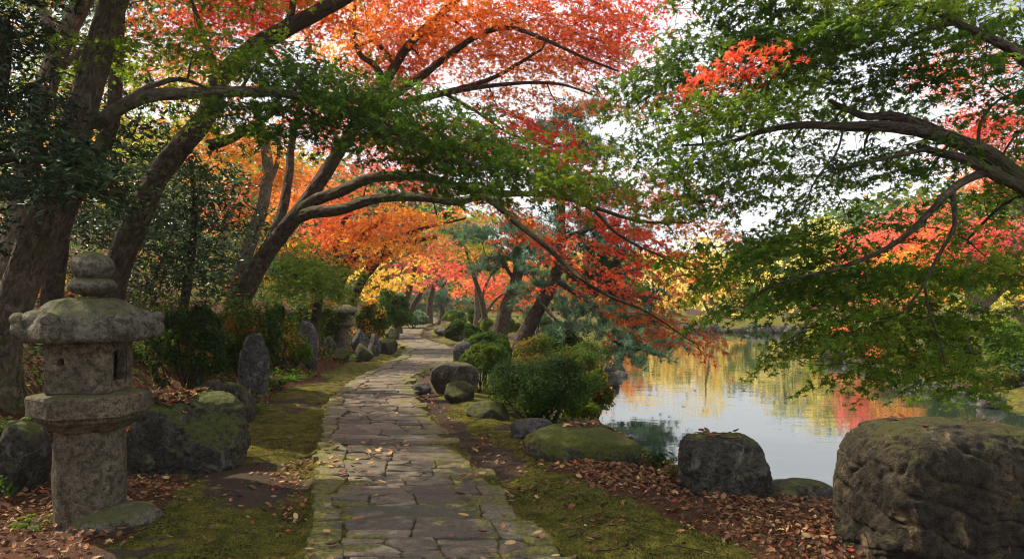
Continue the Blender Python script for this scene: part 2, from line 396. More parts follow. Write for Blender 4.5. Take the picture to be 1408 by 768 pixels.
def mk_line(y0, amp): f_, p_, s_ = rng.uniform(2, 6), rng.uniform(0, 6), rng.normal(0, .045); return lambda t: y0 + s_ * t + amp * math.sin(t * f_ + p_)
def bl(y): return -float(ph(y)) + .22 + .07 * math.sin(y * 2.1) + .05 * math.sin(y * 5.3 + 1)     # inner edge of the border stones
# border stones along the left edge
y = 2.0
while y < 50:
    sc_ = 1.0 if y < 18 else 2.0; L = rng.uniform(.2, .5) * sc_; h0, h1 = float(ph(y)), float(ph(y + L)); sk = rng.normal(0, .03)
    slab([(-h0 + rng.normal(0, .03), y), (bl(y), y + sk), (bl(y + L), y + L + sk), (-h1 + rng.normal(0, .015), y + L)], top() + .012, tone(), 1.3, .004); y += L
y = 2.0; prev = mk_line(y, .0)
while y < 50:
    sc_ = 1.0 if y < 18 else (1.5 if y < 30 else 2.4)
    big = rng.random() < .46; hgt = (rng.uniform(.26, .42) if big else rng.uniform(.16, .34)) * sc_
    cur = mk_line(y + hgt, .018); hw = float(ph(y)) + rng.normal(0, .045); t0 = bl(y + hgt / 2); skl = 0.
    while t0 < hw - .08:
        is_slab = rng.random() < (.68 if big else .08)
        wd = rng.uniform(.38, 1.05) if is_slab else rng.uniform(.3, .8)
        if t0 + wd > hw - .16: wd = hw - t0
        t1 = t0 + wd; skr = rng.normal(0, .035)
        q = [(t0, prev(t0)), (t1, prev(t1)), (t1 + skr, cur(t1)), (t0 + skl, cur(t0))]
        q = np.array(q)
        if is_slab and sc_ < 2:
            if rng.random() < .18: u = rng.uniform(.4, .6); slab([q[0], q[1], q[1] + (q[2] - q[1]) * u, q[0] + (q[3] - q[0]) * u], top(), tone(), .8); slab([q[0] + (q[3] - q[0]) * u, q[1] + (q[2] - q[1]) * u, q[2], q[3]], top(), tone(), .8)
            else: slab(q, top(), tone(), .7)
        else: crazy(q, .036 * sc_ ** 2 if hw - t1 > .2 else .045 * sc_ ** 2)
        t0, skl = t1, skr
    prev = cur; y += hgt
tag(mb.build('stone_path', m), kind='structure')
# ---- pond water
m = bpy.data.materials.new('pond_water'); m.use_nodes = True; t = m.node_tree
for n in list(t.nodes): t.nodes.remove(n)
out = nd(t, 'ShaderNodeOutputMaterial'); df = nd(t, 'ShaderNodeBsdfDiffuse'); df.inputs['Color'].default_value = (.022, .035, .026, 1)
gl = nd(t, 'ShaderNodeBsdfGlossy'); gl.inputs['Roughness'].default_value = .035; gl.inputs['Color'].default_value = (.96, .98, 1, 1)
fr = nd(t, 'ShaderNodeFresnel'); fr.inputs['IOR'].default_value = 2.7
ms = nd(t, 'ShaderNodeMixShader'); t.links.new(fr.outputs[0], ms.inputs[0]); t.links.new(df.outputs[0], ms.inputs[1]); t.links.new(gl.outputs[0], ms.inputs[2])
tc = nd(t, 'ShaderNodeTexCoord'); mp = nd(t, 'ShaderNodeMapping'); mp.inputs['Scale'].default_value = (.55, 1, 1); t.links.new(tc.outputs['Object'], mp.inputs[0])
w1 = noise_node(t, 2.6, 3, .5, mp.outputs[0], .6); w2 = noise_node(t, .8, 3, .5, mp.outputs[0], .4)
bp = nd(t, 'ShaderNodeBump'); bp.inputs['Strength'].default_value = .055; bp.inputs['Distance'].default_value = .05
t.links.new(math_n(t, 'ADD', w1, w2), bp.inputs['Height'])
for n in (gl, fr): t.links.new(bp.outputs[0], n.inputs['Normal'])
t.links.new(ms.outputs[0], out.inputs[0])
xs = np.linspace(0.9, 20, 20); ys = np.linspace(6, 48, 30); WX, WY = np.meshgrid(xs, ys)
idx = np.arange(600).reshape(30, 20)
mb = MB(); mb.add(np.stack([WX, WY, 0 * WX + WATER_Z], -1).reshape(-1, 3), np.stack([idx[:-1, :-1], idx[:-1, 1:], idx[1:, 1:], idx[1:, :-1]], -1).reshape(-1, 4))
tag(mb.build('pond_water', m), kind='structure')
# ================================================================ ROCKS
from mathutils.bvhtree import BVHTree
def ico(sub):
    bm = bmesh.new(); bmesh.ops.create_icosphere(bm, subdivisions=sub, radius=1)
    v = np.array([x.co[:] for x in bm.verts]); f = np.array([[q.index for q in p.verts] for p in bm.faces]); bm.free(); return v, f
ICO = {k: ico(k) for k in (3, 4, 5, 6, 7)}
ROCKS = {}
def rock(label, x, y, w, d, h, mat, seed, zbase=None, taper=0., p=2.6, cuts=15, amp=.06, sub=4, group=None, name='rock', lean=0., crack=0., rot=None, cut=(.62, .95), tag_as='rock'):
    r = np.random.default_rng(seed); V, Fc = ICO[sub]; V = norm(V)
    rad = 1 / (np.abs(V) ** p).sum(1) ** (1 / p)
    for k in range(cuts):
        n = norm(r.normal(0, 1, 3) * np.array((1, 1, .8))); o = r.uniform(*cut); dn = V @ n
        lim = np.where(dn > .05, o / np.maximum(dn, .05), 9)
        rad = -np.log(np.exp(-rad * 90) + np.exp(-np.minimum(lim, 3) * 90)) / 90
    q = V * rad[:, None]
    asp = np.array((w, d, h)); asp = asp / asp.max()
    s = q * asp * 2.2 + seed * 7.1
    nse = (fbm(s, 6, .5) - .5) * amp * 3.2 + (np.abs(fbm(s * 1.7 + 4, 5) - .5) - .1) * amp * 1.4 + (fbm(s * 6, 5, .62) - .5) * amp * 1.7
    if crack:
        lay = np.abs(((s[:, 2] * 1.5 + s[:, 0] * .5 + (fbm(s * .8 + 2, 3, .4) - .5) * 2.0) % 1) - .5)
        nse = nse - crack * np.clip(1 - lay * 9, 0, 1) ** 1.5 
        lay = np.abs(fbm(s * .9 + 31, 4) - .5)
        nse = nse - crack * 1.3 * np.clip(1 - lay * 16, 0, 1)
    q = q * (1 + nse)[:, None]
    lo, hi = q.min(0), q.max(0)
    q = (q - (lo + hi) / 2) / (hi - lo)                       # unit box
    a = (r.uniform(-.25, .25) if rot is None else rot); ca, sa = math.cos(a), math.sin(a)
    q = q * np.array((w, d, h))
    q[:, :2] *= (1 - taper * (q[:, 2:3] / h + .1))
    q[:, 0] += lean * q[:, 2]
    q = np.column_stack([q[:, 0] * ca - q[:, 1] * sa, q[:, 0] * sa + q[:, 1] * ca, q[:, 2]])
    z0 = gz1(x, y) if zbase is None else zbase
    sink = min(.12, h * .18)
    ctr = np.array((x, y, z0 + h / 2 - sink))
    mb = MB(); mb.add(q + ctr, Fc)
    o = mb.build(name, mat, None, ctr); tag(o, label, tag_as, group)
    ROCKS[label] = (q + ctr, Fc)
    return o
def rpx(label, x0, x1, ytop, ybase, mat, seed, D=None, dep=.8, **k):
    """a rock seen between photo columns x0..x1, rows ytop..ybase; D = distance"""
    if D is None: D = CH * F / (ybase - HZ)
    w = (x1 - x0) / F * D; cx = ((x0 + x1) / 2 - 704) / F * D; d = w * dep
    zt = CH - (ytop - HZ) / F * D; zb = CH - (ybase - HZ) / F * D
    zb = min(zb, gz1(cx, D + d * .4) + .03); h = zt - zb
    return rock(label, cx, D + d * .4, w, d, h + min(.12, .18 * h), mat, seed, zbase=zb, **k)
rpx('huge brown cracked boulder with a broad flat top at the pond edge', 1200, 1510, 592, 800, M_ROCK_BIG, 8, D=4.2, dep=.68, p=5.5, cuts=10, amp=.024, sub=7, crack=.030, rot=.10, cut=(1.08, 1.4), taper=.2, tag_as='boulder')
rpx('mossy grey boulder with a leaf-strewn top standing against the water', 940, 1074, 600, 694, M_ROCK, 12, D=5.75, dep=.8, p=4.5, cuts=9, amp=.05, sub=6, crack=.03, taper=.25, lean=-.12, cut=(1.0, 1.35), rot=-.1, tag_as='boulder')
rpx('low flat dark rock between the two boulders at the water edge', 1062, 1165, 668, 712, M_ROCK, 23, D=6.1, dep=.9, p=2.6, cuts=6, sub=4)
rpx('broad low mound of rock wrapped in thick green moss', 720, 892, 588, 648, M_ROCK_MOUND, 31, D=6.75, dep=.8, p=2.4, cuts=4, amp=.05, sub=5, cut=(.8, 1.0))
rpx('small bare flat grey stone beside the moss mound', 701, 764, 577, 606, M_ROCK_GREY, 34, D=7.9, dep=.7, p=3.2, cuts=7, sub=4)
rpx('rounded brown boulder at the bend on the right side of the path', 589, 656, 498, 536, M_ROCK, 41, D=11.6, dep=.8, p=2.6, cuts=7, sub=4)
rpx('smaller mossy stone below the rounded brown boulder', 609, 652, 524, 555, M_ROCK_MOSS, 43, D=10.6, dep=.8, p=2.6, sub=4)
rpx('flat paving-like step stone lying by the right path edge', 566, 592, 526, 538, M_ROCK_GREY, 44, D=11.9, dep=.8, p=4, cuts=3, sub=3)
rpx('low moss-covered stone under the azalea bush', 640, 700, 552, 582, M_ROCK_MOSS, 46, D=9.2, dep=.8, p=2.5, sub=4)
rpx('squat grey stone at the near corner of the clipped mounds', 622, 652, 468, 496, M_ROCK_GREY, 47, D=15.5, dep=.9, p=3, sub=3)
rpx('huge mossy boulder with a leaf-filled top behind the near lantern', 150, 318, 543, 664, M_ROCK_MOSS, 52, D=6.4, dep=.75, p=3.6, cuts=9, amp=.06, sub=6, crack=.03, cut=(.92, 1.2), rot=.15, tag_as='boulder')
rpx('dark mossy rock cut off by the left picture edge', -40, 47, 578, 682, M_ROCK_MOSS, 55, D=5.6, dep=.9, p=2.6, cuts=7, sub=5)
rpx('small square mossy stone beside the big boulder by the path', 296, 346, 524, 566, M_ROCK_MOSS, 57, D=9.0, dep=.8, p=4, cuts=5, sub=4)
rpx('round brown stone between the big boulder and the square stone', 258, 304, 520, 560, M_ROCK, 58, D=8.6, dep=.8, p=2.6, cuts=6, sub=4)
rpx('tall dark standing stone leaning beside the path', 324, 367, 458, 548, M_ROCK_GREY, 61, D=10.4, dep=.55, p=3.2, cuts=8, amp=.05, sub=5, lean=.08, tag_as='standing stone', name='standing_stone')
rpx('pale lichen-spotted pointed standing stone short of the far lantern', 403, 437, 441, 505, M_ROCK_GREY, 64, D=15.2, dep=.6, p=2.2, cuts=8, amp=.05, sub=5, lean=-.1, tag_as='standing stone', name='standing_stone')
for k, (x0, x1, yt, yb_, D, lab) in enumerate([
        (436, 462, 462, 492, 17.6, 'mossy brown stone left of the far lantern'),
        (481, 507, 451, 474, 19.5, 'dark grey stone just behind the far lantern'),
        (482, 512, 472, 494, 17.8, 'mossy block-shaped stone right in front of the far lantern foot'),
        (503, 522, 457, 478, 19.2, 'pale angular stone leaning on the stones by the far lantern'),
        (518, 546, 464, 484, 20.0, 'low dark stone at the path bend beyond the far lantern'),
        (527, 548, 450, 463, 26., 'small dark stone under the yellow-flecked bush'),
        (452, 480, 478, 500, 16.6, 'low mossy stone before the far lantern')]):
    rpx(lab, x0, x1, yt, yb_, M_ROCK_GREY if k in (1, 3) else M_ROCK_MOSS, 70 + k, D=D, dep=.9, p=2.8, sub=4)
for k, (x0, x1, yt, yb_, D, lab) in enumerate([
        (600, 606, 438, 446, 40., 'slim upright post-like stone where the path vanishes'),
        (596, 622, 449, 462, 29., 'low grey kerb stone right of the far path'),
        (616, 640, 455, 468, 26., 'mossy stone at the foot of the far clipped bushes')]):
    rpx(lab, x0, x1, yt, yb_, M_ROCK_GREY, 90 + k, D=D, dep=.9, sub=3)
# pond edge stones: far shore, right bank, left shore
rng = np.random.default_rng(21)
def shore(a, b, n, size, off):
    for k in range(n):
        u = (k + rng.uniform(.2, .8)) / n; p = np.array(a) * (1 - u) + np.array(b) * u
        s = size * rng.uniform(.55, 1.35)
        yield p[0] + rng.normal(0, off), p[1] + rng.normal(0, off), s
k = 0
for a, b_, n, size, off, grp, lab in [
        ((9.45, 13.5), (9.8, 18), 11, .42, .12, 'stones edging the right bank', 'grey stone at the waterline of the right bank under the low branches'),
        ((9.8, 18), (11.2, 26), 12, .5, .15, 'stones edging the right bank', 'grey stone at the waterline of the right bank under the low branches'),
        ((10.8, 45.3), (17.5, 44.4), 15, .8, .2, 'stones along the far shore', 'pale stone in the row along the far sunlit shore'),
        ((2.9, 21), (1.75, 15.5), 7, .55, .15, 'stones at the pine point', 'dark stone at the waterline below the pine'),
        ((9.2, 45), (4.4, 30), 9, .7, .2, 'stones at the pine point', 'dark stone at the waterline below the pine')]:
    for x, yv, s in shore(a, b_, n, size, off):
        k += 1
        rock(lab, x, yv, s * rng.uniform(.9, 1.5), s, s * rng.uniform(.6, .9), M_ROCK_GREY if k % 3 else M_ROCK, 200 + k, zbase=WATER_Z - .05, sub=3, group=grp)
# ================================================================ STONE LANTERNS
def hexr(a, R0, rot, k):                                    # radius of a rounded hexagon
    x = (a - rot) % (math.pi / 3) - math.pi / 6
    return R0 * ((1 - k) + k * math.cos(math.pi / 6) / np.cos(x) / 1.0)
def lathe(prof, nseg=96, hexk=0., rot=0., amp=.006, seed=0, scale=9.):
    """prof: list of (radius, z); closed at both ends"""
    prof = np.array(prof, float); a = np.linspace(0, 2 * math.pi, nseg, endpoint=False)
    s = np.concatenate([[0], np.cumsum(np.linalg.norm(np.diff(prof, axis=0), axis=1))])
    m_ = max(8, int(s[-1] / .018)); u = np.unique(np.concatenate([np.linspace(0, s[-1], m_), s]))
    pr = np.interp(u, s, prof[:, 0]); pz = np.interp(u, s, prof[:, 1]); n = len(u)
    A, Rr = np.meshgrid(a, pr); Z = np.broadcast_to(pz[:, None], A.shape)
    rr = Rr * (hexr(A, 1, rot, hexk) if hexk else 1)
    V = np.stack([rr * np.cos(A), rr * np.sin(A), Z], -1).reshape(-1, 3)
    nse = (fbm(V * scale + seed, 5) - .5) * 2 * amp + (fbm(V * scale * 5 + seed, 3) - .5) * amp * .7
    rad = np.hypot(V[:, 0], V[:, 1]); V[:, :2] *= (1 + np.where(rad > .02, nse / np.maximum(rad, .05), 0))[:, None]; V[:, 2] += nse * .6
    i = np.arange(nseg); j = (i + 1) % nseg
    q = np.concatenate([np.stack([k * nseg + i, k * nseg + j, (k + 1) * nseg + j, (k + 1) * nseg + i], -1) for k in range(n - 1)])
    return V, q
def lump(c, r3, seed, amp=.1, sub=4):
    V, Fc = ICO[sub]; V = norm(V); q = V * (1 + (fbm(V * 1.7 + seed, 4) - .5) * 2 * amp + (fbm(V * 6 + seed, 3) - .5) * amp * .4)[:, None] * np.array(r3) + np.array(c)
    return q, Fc
def fire_box(half, z0, z1, yaw, wall, holes):
    """hollow square stone box; holes: face index -> ('rect'|'round', size)"""
    bm = bmesh.new(); hz = (z1 - z0) / 2
    bmesh.ops.create_cube(bm, size=1); bmesh.ops.scale(bm, vec=(half * 2, half * 2, hz * 2), verts=bm.verts)
    bmesh.ops.bevel(bm, geom=list(bm.edges), offset=.012, segments=2, affect='EDGES')
    bmesh.ops.subdivide_edges(bm, edges=[e for e in bm.edges if e.calc_length() > .1], cuts=14, use_grid_fill=True)
    me = bpy.data.meshes.new('fb'); bm.to_mesh(me); bm.free(); o = bpy.data.objects.new('fb', me); COL.objects.link(o)
    cut = bmesh.new()
    bmesh.ops.create_cube(cut, size=1); bmesh.ops.scale(cut, vec=((half - wall) * 2, (half - wall) * 2, (hz - wall * .7) * 2), verts=cut.verts)
    cutters = [cut]
    for fi, (typ, sw, sh, dx, dz) in holes.items():
        c2 = bmesh.new()
        if typ == 'rect': bmesh.ops.create_cube(c2, size=1); bmesh.ops.scale(c2, vec=(sw, wall * 3, sh), verts=c2.verts)
        else:
            bmesh.ops.create_cone(c2, cap_ends=True, segments=20, radius1=sw, radius2=sw, depth=wall * 3); bmesh.ops.rotate(c2, matrix=__import__('mathutils').Matrix.Rotation(R(90), 3, 'X'), verts=c2.verts)
        bmesh.ops.translate(c2, vec=(dx, -half, dz), verts=c2.verts)
        bmesh.ops.rotate(c2, matrix=__import__('mathutils').Matrix.Rotation(fi * R(90), 3, 'Z'), verts=c2.verts, cent=(0, 0, 0))
        cutters.append(c2)
        if typ == 'rect':                                    # shallow raised-frame recess
            c3 = bmesh.new(); bmesh.ops.create_cube(c3, size=1); bmesh.ops.scale(c3, vec=(sw + .05, .024, sh + .05), verts=c3.verts)
            bmesh.ops.translate(c3, vec=(dx, -half, dz), verts=c3.verts); bmesh.ops.rotate(c3, matrix=__import__('mathutils').Matrix.Rotation(fi * R(90), 3, 'Z'), verts=c3.verts, cent=(0, 0, 0)); cutters.append(c3)
    tmp = []
    for c2 in cutters:
        m2 = bpy.data.meshes.new('cut'); c2.to_mesh(m2); c2.free(); oc = bpy.data.objects.new('cut', m2); COL.objects.link(oc); tmp.append(oc)
        md = o.modifiers.new('b', 'BOOLEAN'); md.object = oc; md.operation = 'DIFFERENCE'; md.solver = 'EXACT'
    dg = bpy.context.evaluated_depsgraph_get(); ev = o.evaluated_get(dg); me2 = bpy.data.meshes.new_from_object(ev)
    for x in tmp + [o]: bpy.data.objects.remove(x)
    n = len(me2.vertices); co = np.empty(n * 3); me2.vertices.foreach_get('co', co); co = co.reshape(-1, 3)
    co *= 1 + ((fbm(co * 14 + 3, 4) - .5) * .045)[:, None]
    ca, sa = math.cos(yaw), math.sin(yaw)
    co = np.column_stack([co[:, 0] * ca - co[:, 1] * sa, co[:, 0] * sa + co[:, 1] * ca, co[:, 2] + (z0 + z1) / 2])
    me2.vertices.foreach_set('co', co.ravel()); me2.update()
    return me2
def link_mesh(name, me, mat, parent):
    me.name = name; me.materials.clear(); me.materials.append(mat); o = bpy.data.objects.new(name, me); COL.objects.link(o); o.parent = parent; return o
def part(name, root, mat, *vf):
    mb = MB()
    for v, f in vf: mb.add(v, f)
    return mb.build(name, mat, root)
# near lantern
D = 4.92; s = D / F
lx, ly = (124 - 704) * s, D; zg = CH - (715 - HZ) * s
def zr(row): return CH - (row - HZ) * s - zg
root = empty('stone_lantern', (lx, ly, zg), 'tall mossy stone lantern with a domed scroll-cornered roof standing in fallen leaves', 'stone lantern')
part('base_stone', root, M_LANTERN_ROOF, lump((.17, -.02, .01), (.30, .27, .115), 3, .16, 5))
part('shaft', root, M_LANTERN, lathe([(0, -.06), (.204, -.06), (.216, .02), (.222, .3), (.216, .52), (.205, zr(585) + .01), (0, zr(585) + .01)], amp=.005, seed=2))
zp0, zp1 = zr(588), zr(540)
part('platform', root, M_LANTERN, lathe([(0, zp0), (.24, zp0), (.28, zp0 + .04), (.335, zp0 + .075), (.34, zp0 + .10), (.372, zp0 + .108), (.377, zp1 - .015), (.365, zp1), (.25, zp1 + .018), (0, zp1 + .02)], hexk=.95, rot=R(27), amp=.006, seed=9))
fb = fire_box(.198, zp1 + .01, zr(462), R(4), .055, {0: ('round', .026, 0, -.085, .03), 1: ('rect', .15, .2, .0, -.01), 2: ('round', .03, 0, 0, 0), 3: ('rect', .10, .2, 0, -.01)})
fbo = link_mesh('fire_box', fb, M_LANTERN, root)
z0, z1 = zr(468), zr(402)
rf = part('roof', root, M_LANTERN_ROOF, lathe([(0, z0 + .02), (.30, z0 + .02), (.375, z0), (.40, z0 + .025), (.395, z0 + .085), (.36, z0 + .14), (.305, z0 + .205), (.23, z0 + .262), (.15, z0 + .288), (0, z0 + .295)], hexk=.95, rot=R(27), amp=.016, seed=14))
for k in range(6):
    a_ = R(27 + 30 - 30 + 60 * k); ca, sa = math.cos(a_), math.sin(a_); r_ = .385
    sc_ = part('corner_scroll', rf, M_LANTERN_ROOF, lump((r_ * ca, r_ * sa, z0 + .085), (.066, .066, .085), 20 + k, .14, 3), lump(((r_ + .022) * ca, (r_ + .022) * sa, z0 + .15), (.05, .05, .046), 30 + k, .14, 3), lump(((r_ - .08) * ca, (r_ - .08) * sa, z0 + .125), (.12, .085, .085), 40 + k, .12, 3))
part('finial_ring', root, M_LANTERN_ROOF, lump((.015, 0, zr(393)), (.152, .152, .068), 51, .05, 4))
part('finial', root, M_LANTERN_ROOF, lump((.02, 0, zr(367)), (.132, .132, .104), 52, .06, 4))
# far lantern
D = 19.0; s = D / F
lx, ly = (470 - 704) * s, D; zg = CH - (489 - HZ) * s
root = empty('stone_lantern', (lx, ly, zg), 'smaller stone lantern with a wide flat cap standing among stones by the path bend', 'stone lantern')
part('shaft', root, M_LANTERN, lathe([(0, -.1), (.20, -.1), (.205, .25), (.185, .72), (0, .72)], 48, amp=.008, seed=5))
part('platform', root, M_LANTERN, lathe([(0, .72), (.2, .72), (.33, .80), (.34, .86), (.3, .88), (0, .88)], 48, hexk=.6, rot=.3, amp=.006, seed=6))
fb = fire_box(.19, .87, 1.14, R(20), .05, {0: ('round', .075, 0, 0, 0), 1: ('rect', .12, .15, 0, 0), 2: ('round', .075, 0, 0, 0), 3: ('rect', .12, .15, 0, 0)})
link_mesh('fire_box', fb, M_LANTERN, root)
part('roof', root, M_LANTERN_ROOF, lathe([(0, 1.14), (.36, 1.13), (.41, 1.15), (.41, 1.21), (.33, 1.29), (.18, 1.345), (0, 1.355)], 48, hexk=.6, rot=.3, amp=.012, seed=7))
part('finial', root, M_LANTERN_ROOF, lump((0, 0, 1.385), (.13, .13, .065), 61, .08, 3))
# ================================================================ FOLIAGE TOOLS
RED = (.58, .07, .038); CORAL = (.70, .155, .075); ORANGE = (.68, .25, .05); AMBER = (.72, .38, .06); YELLOW = (.82, .58, .09)
PALEY = (.86, .72, .26); LIME = (.30, .38, .035); CRIMSON = (.48, .05, .08); PINK = (.8, .2, .17); RUST = (.42, .13, .03); OLIVE = (.16, .17, .025)
G1 = (.07, .145, .014); G2 = (.11, .19, .018); G3 = (.042, .095, .012); G4 = (.19, .26, .022); DG1 = (.012, .032, .009); DG2 = (.024, .055, .014)
PN1 = (.075, .15, .085); PN2 = (.12, .21, .115); PN3 = (.045, .095, .055)
def _maple():
    tips = [(90, 1.0), (38, .93), (-18, .68)]; tips = [tips[2], tips[1], tips[0], (142, .93), (198, .68)]
    v = [(0, -.05, 0)]; ang = [-18, 38, 90, 142, 198]; ln = [.68, .93, 1.0, .93, .68]
    nt_ = [(-60, .14)] + [((ang[k] + ang[k + 1]) / 2, .36) for k in range(4)] + [(240, .14)]
    for k in range(6): a, r = nt_[k]; v.append((r * math.cos(R(a)), r * math.sin(R(a)), .05))
    for k in range(5): v.append((ln[k] * math.cos(R(ang[k])), ln[k] * math.sin(R(ang[k])), -.16))
    f = [(0, 1 + k, 7 + k, 2 + k) for k in range(5)]
    return np.array(v), np.array(f)
def _oval(wd=.27, fold=.07): return np.array([(0, -.5, 0), (wd, 0, fold), (0, .5, -.06), (-wd, 0, fold)]), np.array([(0, 1, 2), (0, 2, 3)])
def _lance(): return np.array([(0, -.5, 0), (.17, -.15, .05), (.14, .2, .04), (0, .55, -.1), (-.14, .2, .04), (-.17, -.15, .05)]), np.array([(0, 1, 2, 3), (0, 3, 4, 5)])
def _tri():
    v = [(0, -.1, 0)]; f = []
    for a, l in ((90, 1), (25, .85), (155, .85)):
        for da, r in ((-26, .45), (0, l), (26, .45)): v.append((r * math.cos(R(a + da)), r * math.sin(R(a + da)), -.1 * r))
    for k in range(3): f.append((0, 1 + 3 * k, 2 + 3 * k, 3 + 3 * k))
    return np.array(v), np.array(f)
def _needle(n=12, w_=.05, seed=1):
    r = np.random.default_rng(seed); v = []; f = []
    for k in range(n):
        a = 2 * math.pi * k / n + r.uniform(-.2, .2); e = r.uniform(.15, 1.25)
        d = np.array((math.cos(a) * math.cos(e), math.sin(a) * math.cos(e), math.sin(e))); s_ = np.array((-math.sin(a), math.cos(a), 0)) * w_
        b_ = len(v); v += [s_, -s_, d * r.uniform(.8, 1.1)]; f.append((b_, b_ + 1, b_ + 2))
    return np.array(v), np.array(f)
def _curl():
    v = []; 
    for j, yv in enumerate((-.5, -.1, .3, .55)):
        wd = (.1, .3, .24, .03)[j]; z = (.05, 0, .03, .14)[j]
        v += [(-wd, yv, z + wd * .45), (0, yv, z), (wd, yv, z + wd * .35)]
    f = [(3 * j + k, 3 * j + k + 1, 3 * j + k + 4, 3 * j + k + 3) for j in range(3) for k in range(2)]
    return np.array(v), np.array(f)
TPL = {'maple': _maple(), 'oval': _oval(), 'wide': _oval(.38, .08), 'lance': _lance(), 'tri': _tri(), 'needle': _needle(), 'needle_far': _needle(7, .07, 2), 'curl': _curl()}
def put_leaves(mb, C, N, size, col, kind, rng, mi=0):
    tv, tf = TPL[kind]; n = len(C); k = len(tv)
    N = norm(N); h = np.where(np.abs(N[:, 2:3]) < .9, np.array([[0, 0, 1.]]), np.array([[1., 0, 0]]))
    T = norm(np.cross(h, N)); B = np.cross(N, T); a = rng.uniform(0, 2 * math.pi, n)[:, None]
    T2 = T * np.cos(a) + B * np.sin(a); B2 = np.cross(N, T2)
    size = np.broadcast_to(np.asarray(size), (n,))[:, None, None]
    bend = rng.uniform(.3, 1.7, n)[:, None, None]
    V = C[:, None, :] + size * (tv[None, :, 0:1] * T2[:, None] + tv[None, :, 1:2] * B2[:, None] + (bend if not kind.startswith('needle') else 1) * tv[None, :, 2:3] * N[:, None])
    f = (tf[None] + (np.arange(n) * k)[:, None, None]).reshape(-1, tf.shape[1])
    mb.add(V.reshape(-1, 3), f, np.repeat(col, k, 0), mi=mi, smooth=False)
def pick(pal, u):
    cols = np.array([p[0] for p in pal]); wts = np.array([p[1] for p in pal], float); cw = np.cumsum(wts / wts.sum())
    return cols[np.clip(np.searchsorted(cw, np.clip(u, 0, .9999)), 0, len(cols) - 1)]
def catmull(P, n):
    P = np.asarray(P, float); P = np.vstack([2 * P[0] - P[1], P, 2 * P[-1] - P[-2]]); out = []
    for k in range(1, len(P) - 2):
        t = np.linspace(0, 1, n, endpoint=False)[:, None]
        out.append(.5 * (2 * P[k] + (P[k + 1] - P[k - 1]) * t + (2 * P[k - 1] - 5 * P[k] + 4 * P[k + 1] - P[k + 2]) * t ** 2 + (3 * P[k] - P[k - 1] - 3 * P[k + 1] + P[k + 2]) * t ** 3))
    return np.vstack(out + [P[-2:-1]])
def limb_curve(pts, r0, r1, step=.12):
    c = catmull(pts, 24); s = np.concatenate([[0], np.cumsum(np.linalg.norm(np.diff(c, axis=0), axis=1))])
    n = max(4, int(s[-1] / step)); u = np.linspace(0, s[-1], n + 1)
    q = np.stack([np.interp(u, s, c[:, k]) for k in range(3)], -1); t = u / s[-1]
    rad = r0 + (r1 - r0) * t ** .85
    return q, rad, u
def tube(mb, q, rad, u, nseg=14, rough=.09, seed=0., flare=0., mi=0):
    tg = norm(np.gradient(q, axis=0)); ref = np.array((.31, .2, .93)) if abs(tg[0] @ np.array((.31, .2, .93))) < .95 else np.array((1., 0, 0))
    A = [norm(np.cross(tg[0], ref))]
    for k in range(1, len(q)): a = A[-1] - tg[k] * (A[-1] @ tg[k]); A.append(norm(a))
    A = np.array(A); B = np.cross(tg, A); th = np.linspace(0, 2 * math.pi, nseg + 1)
    rr = rad * (1 + flare * np.exp(-u / .35))
    cs = A[:, None] * np.cos(th)[None, :, None] + B[:, None] * np.sin(th)[None, :, None]
    base = q[:, None] + cs * rr[:, None, None]
    if rough:
        pp = (cs * .22 / max(.06, rad.mean()) * rad.mean() * 4 + (u[:, None, None] * np.array((.9, .7, 1.1)))) .reshape(-1, 3) * 2.2 + seed
        nse = (fbm(pp, 4) - .5).reshape(len(q), nseg + 1)
        lob = flare * .5 * np.exp(-u / .3)[:, None] * np.sin(th * 4 + seed)[None]
        fur = 0
        if nseg > 20:
            fp = np.stack([np.cos(th)[None] * (rr * 30)[:, None], np.sin(th)[None] * (rr * 30)[:, None], np.broadcast_to((u * 4.5)[:, None], (len(q), nseg + 1))], -1).reshape(-1, 3)
            fur = -np.clip(.10 - np.abs(fbm(fp + seed, 4) - .5), 0, 1).reshape(len(q), nseg + 1) * .11 / np.maximum(rr, .05)[:, None]
        base = q[:, None] + cs * (rr[:, None] * (1 + rough * 2.4 * nse + lob + fur))[..., None]
    base[:, -1] = base[:, 0]
    V = base.reshape(-1, 3); m_ = nseg + 1; n = len(q)
    i, j = np.meshgrid(np.arange(n - 1), np.arange(nseg), indexing='ij'); i = i.ravel(); j = j.ravel()
    f = np.stack([i * m_ + j, i * m_ + j + 1, (i + 1) * m_ + j + 1, (i + 1) * m_ + j], -1)
    circ = np.maximum(rad, .02)[:, None] * 2 * math.pi
    uv = np.stack([np.broadcast_to(th / (2 * math.pi), (n, m_)) * circ.mean(), np.broadcast_to(u[:, None], (n, m_))], -1).reshape(-1, 2) + 3
    mb.add(V, f, mi=mi, uv=uv)
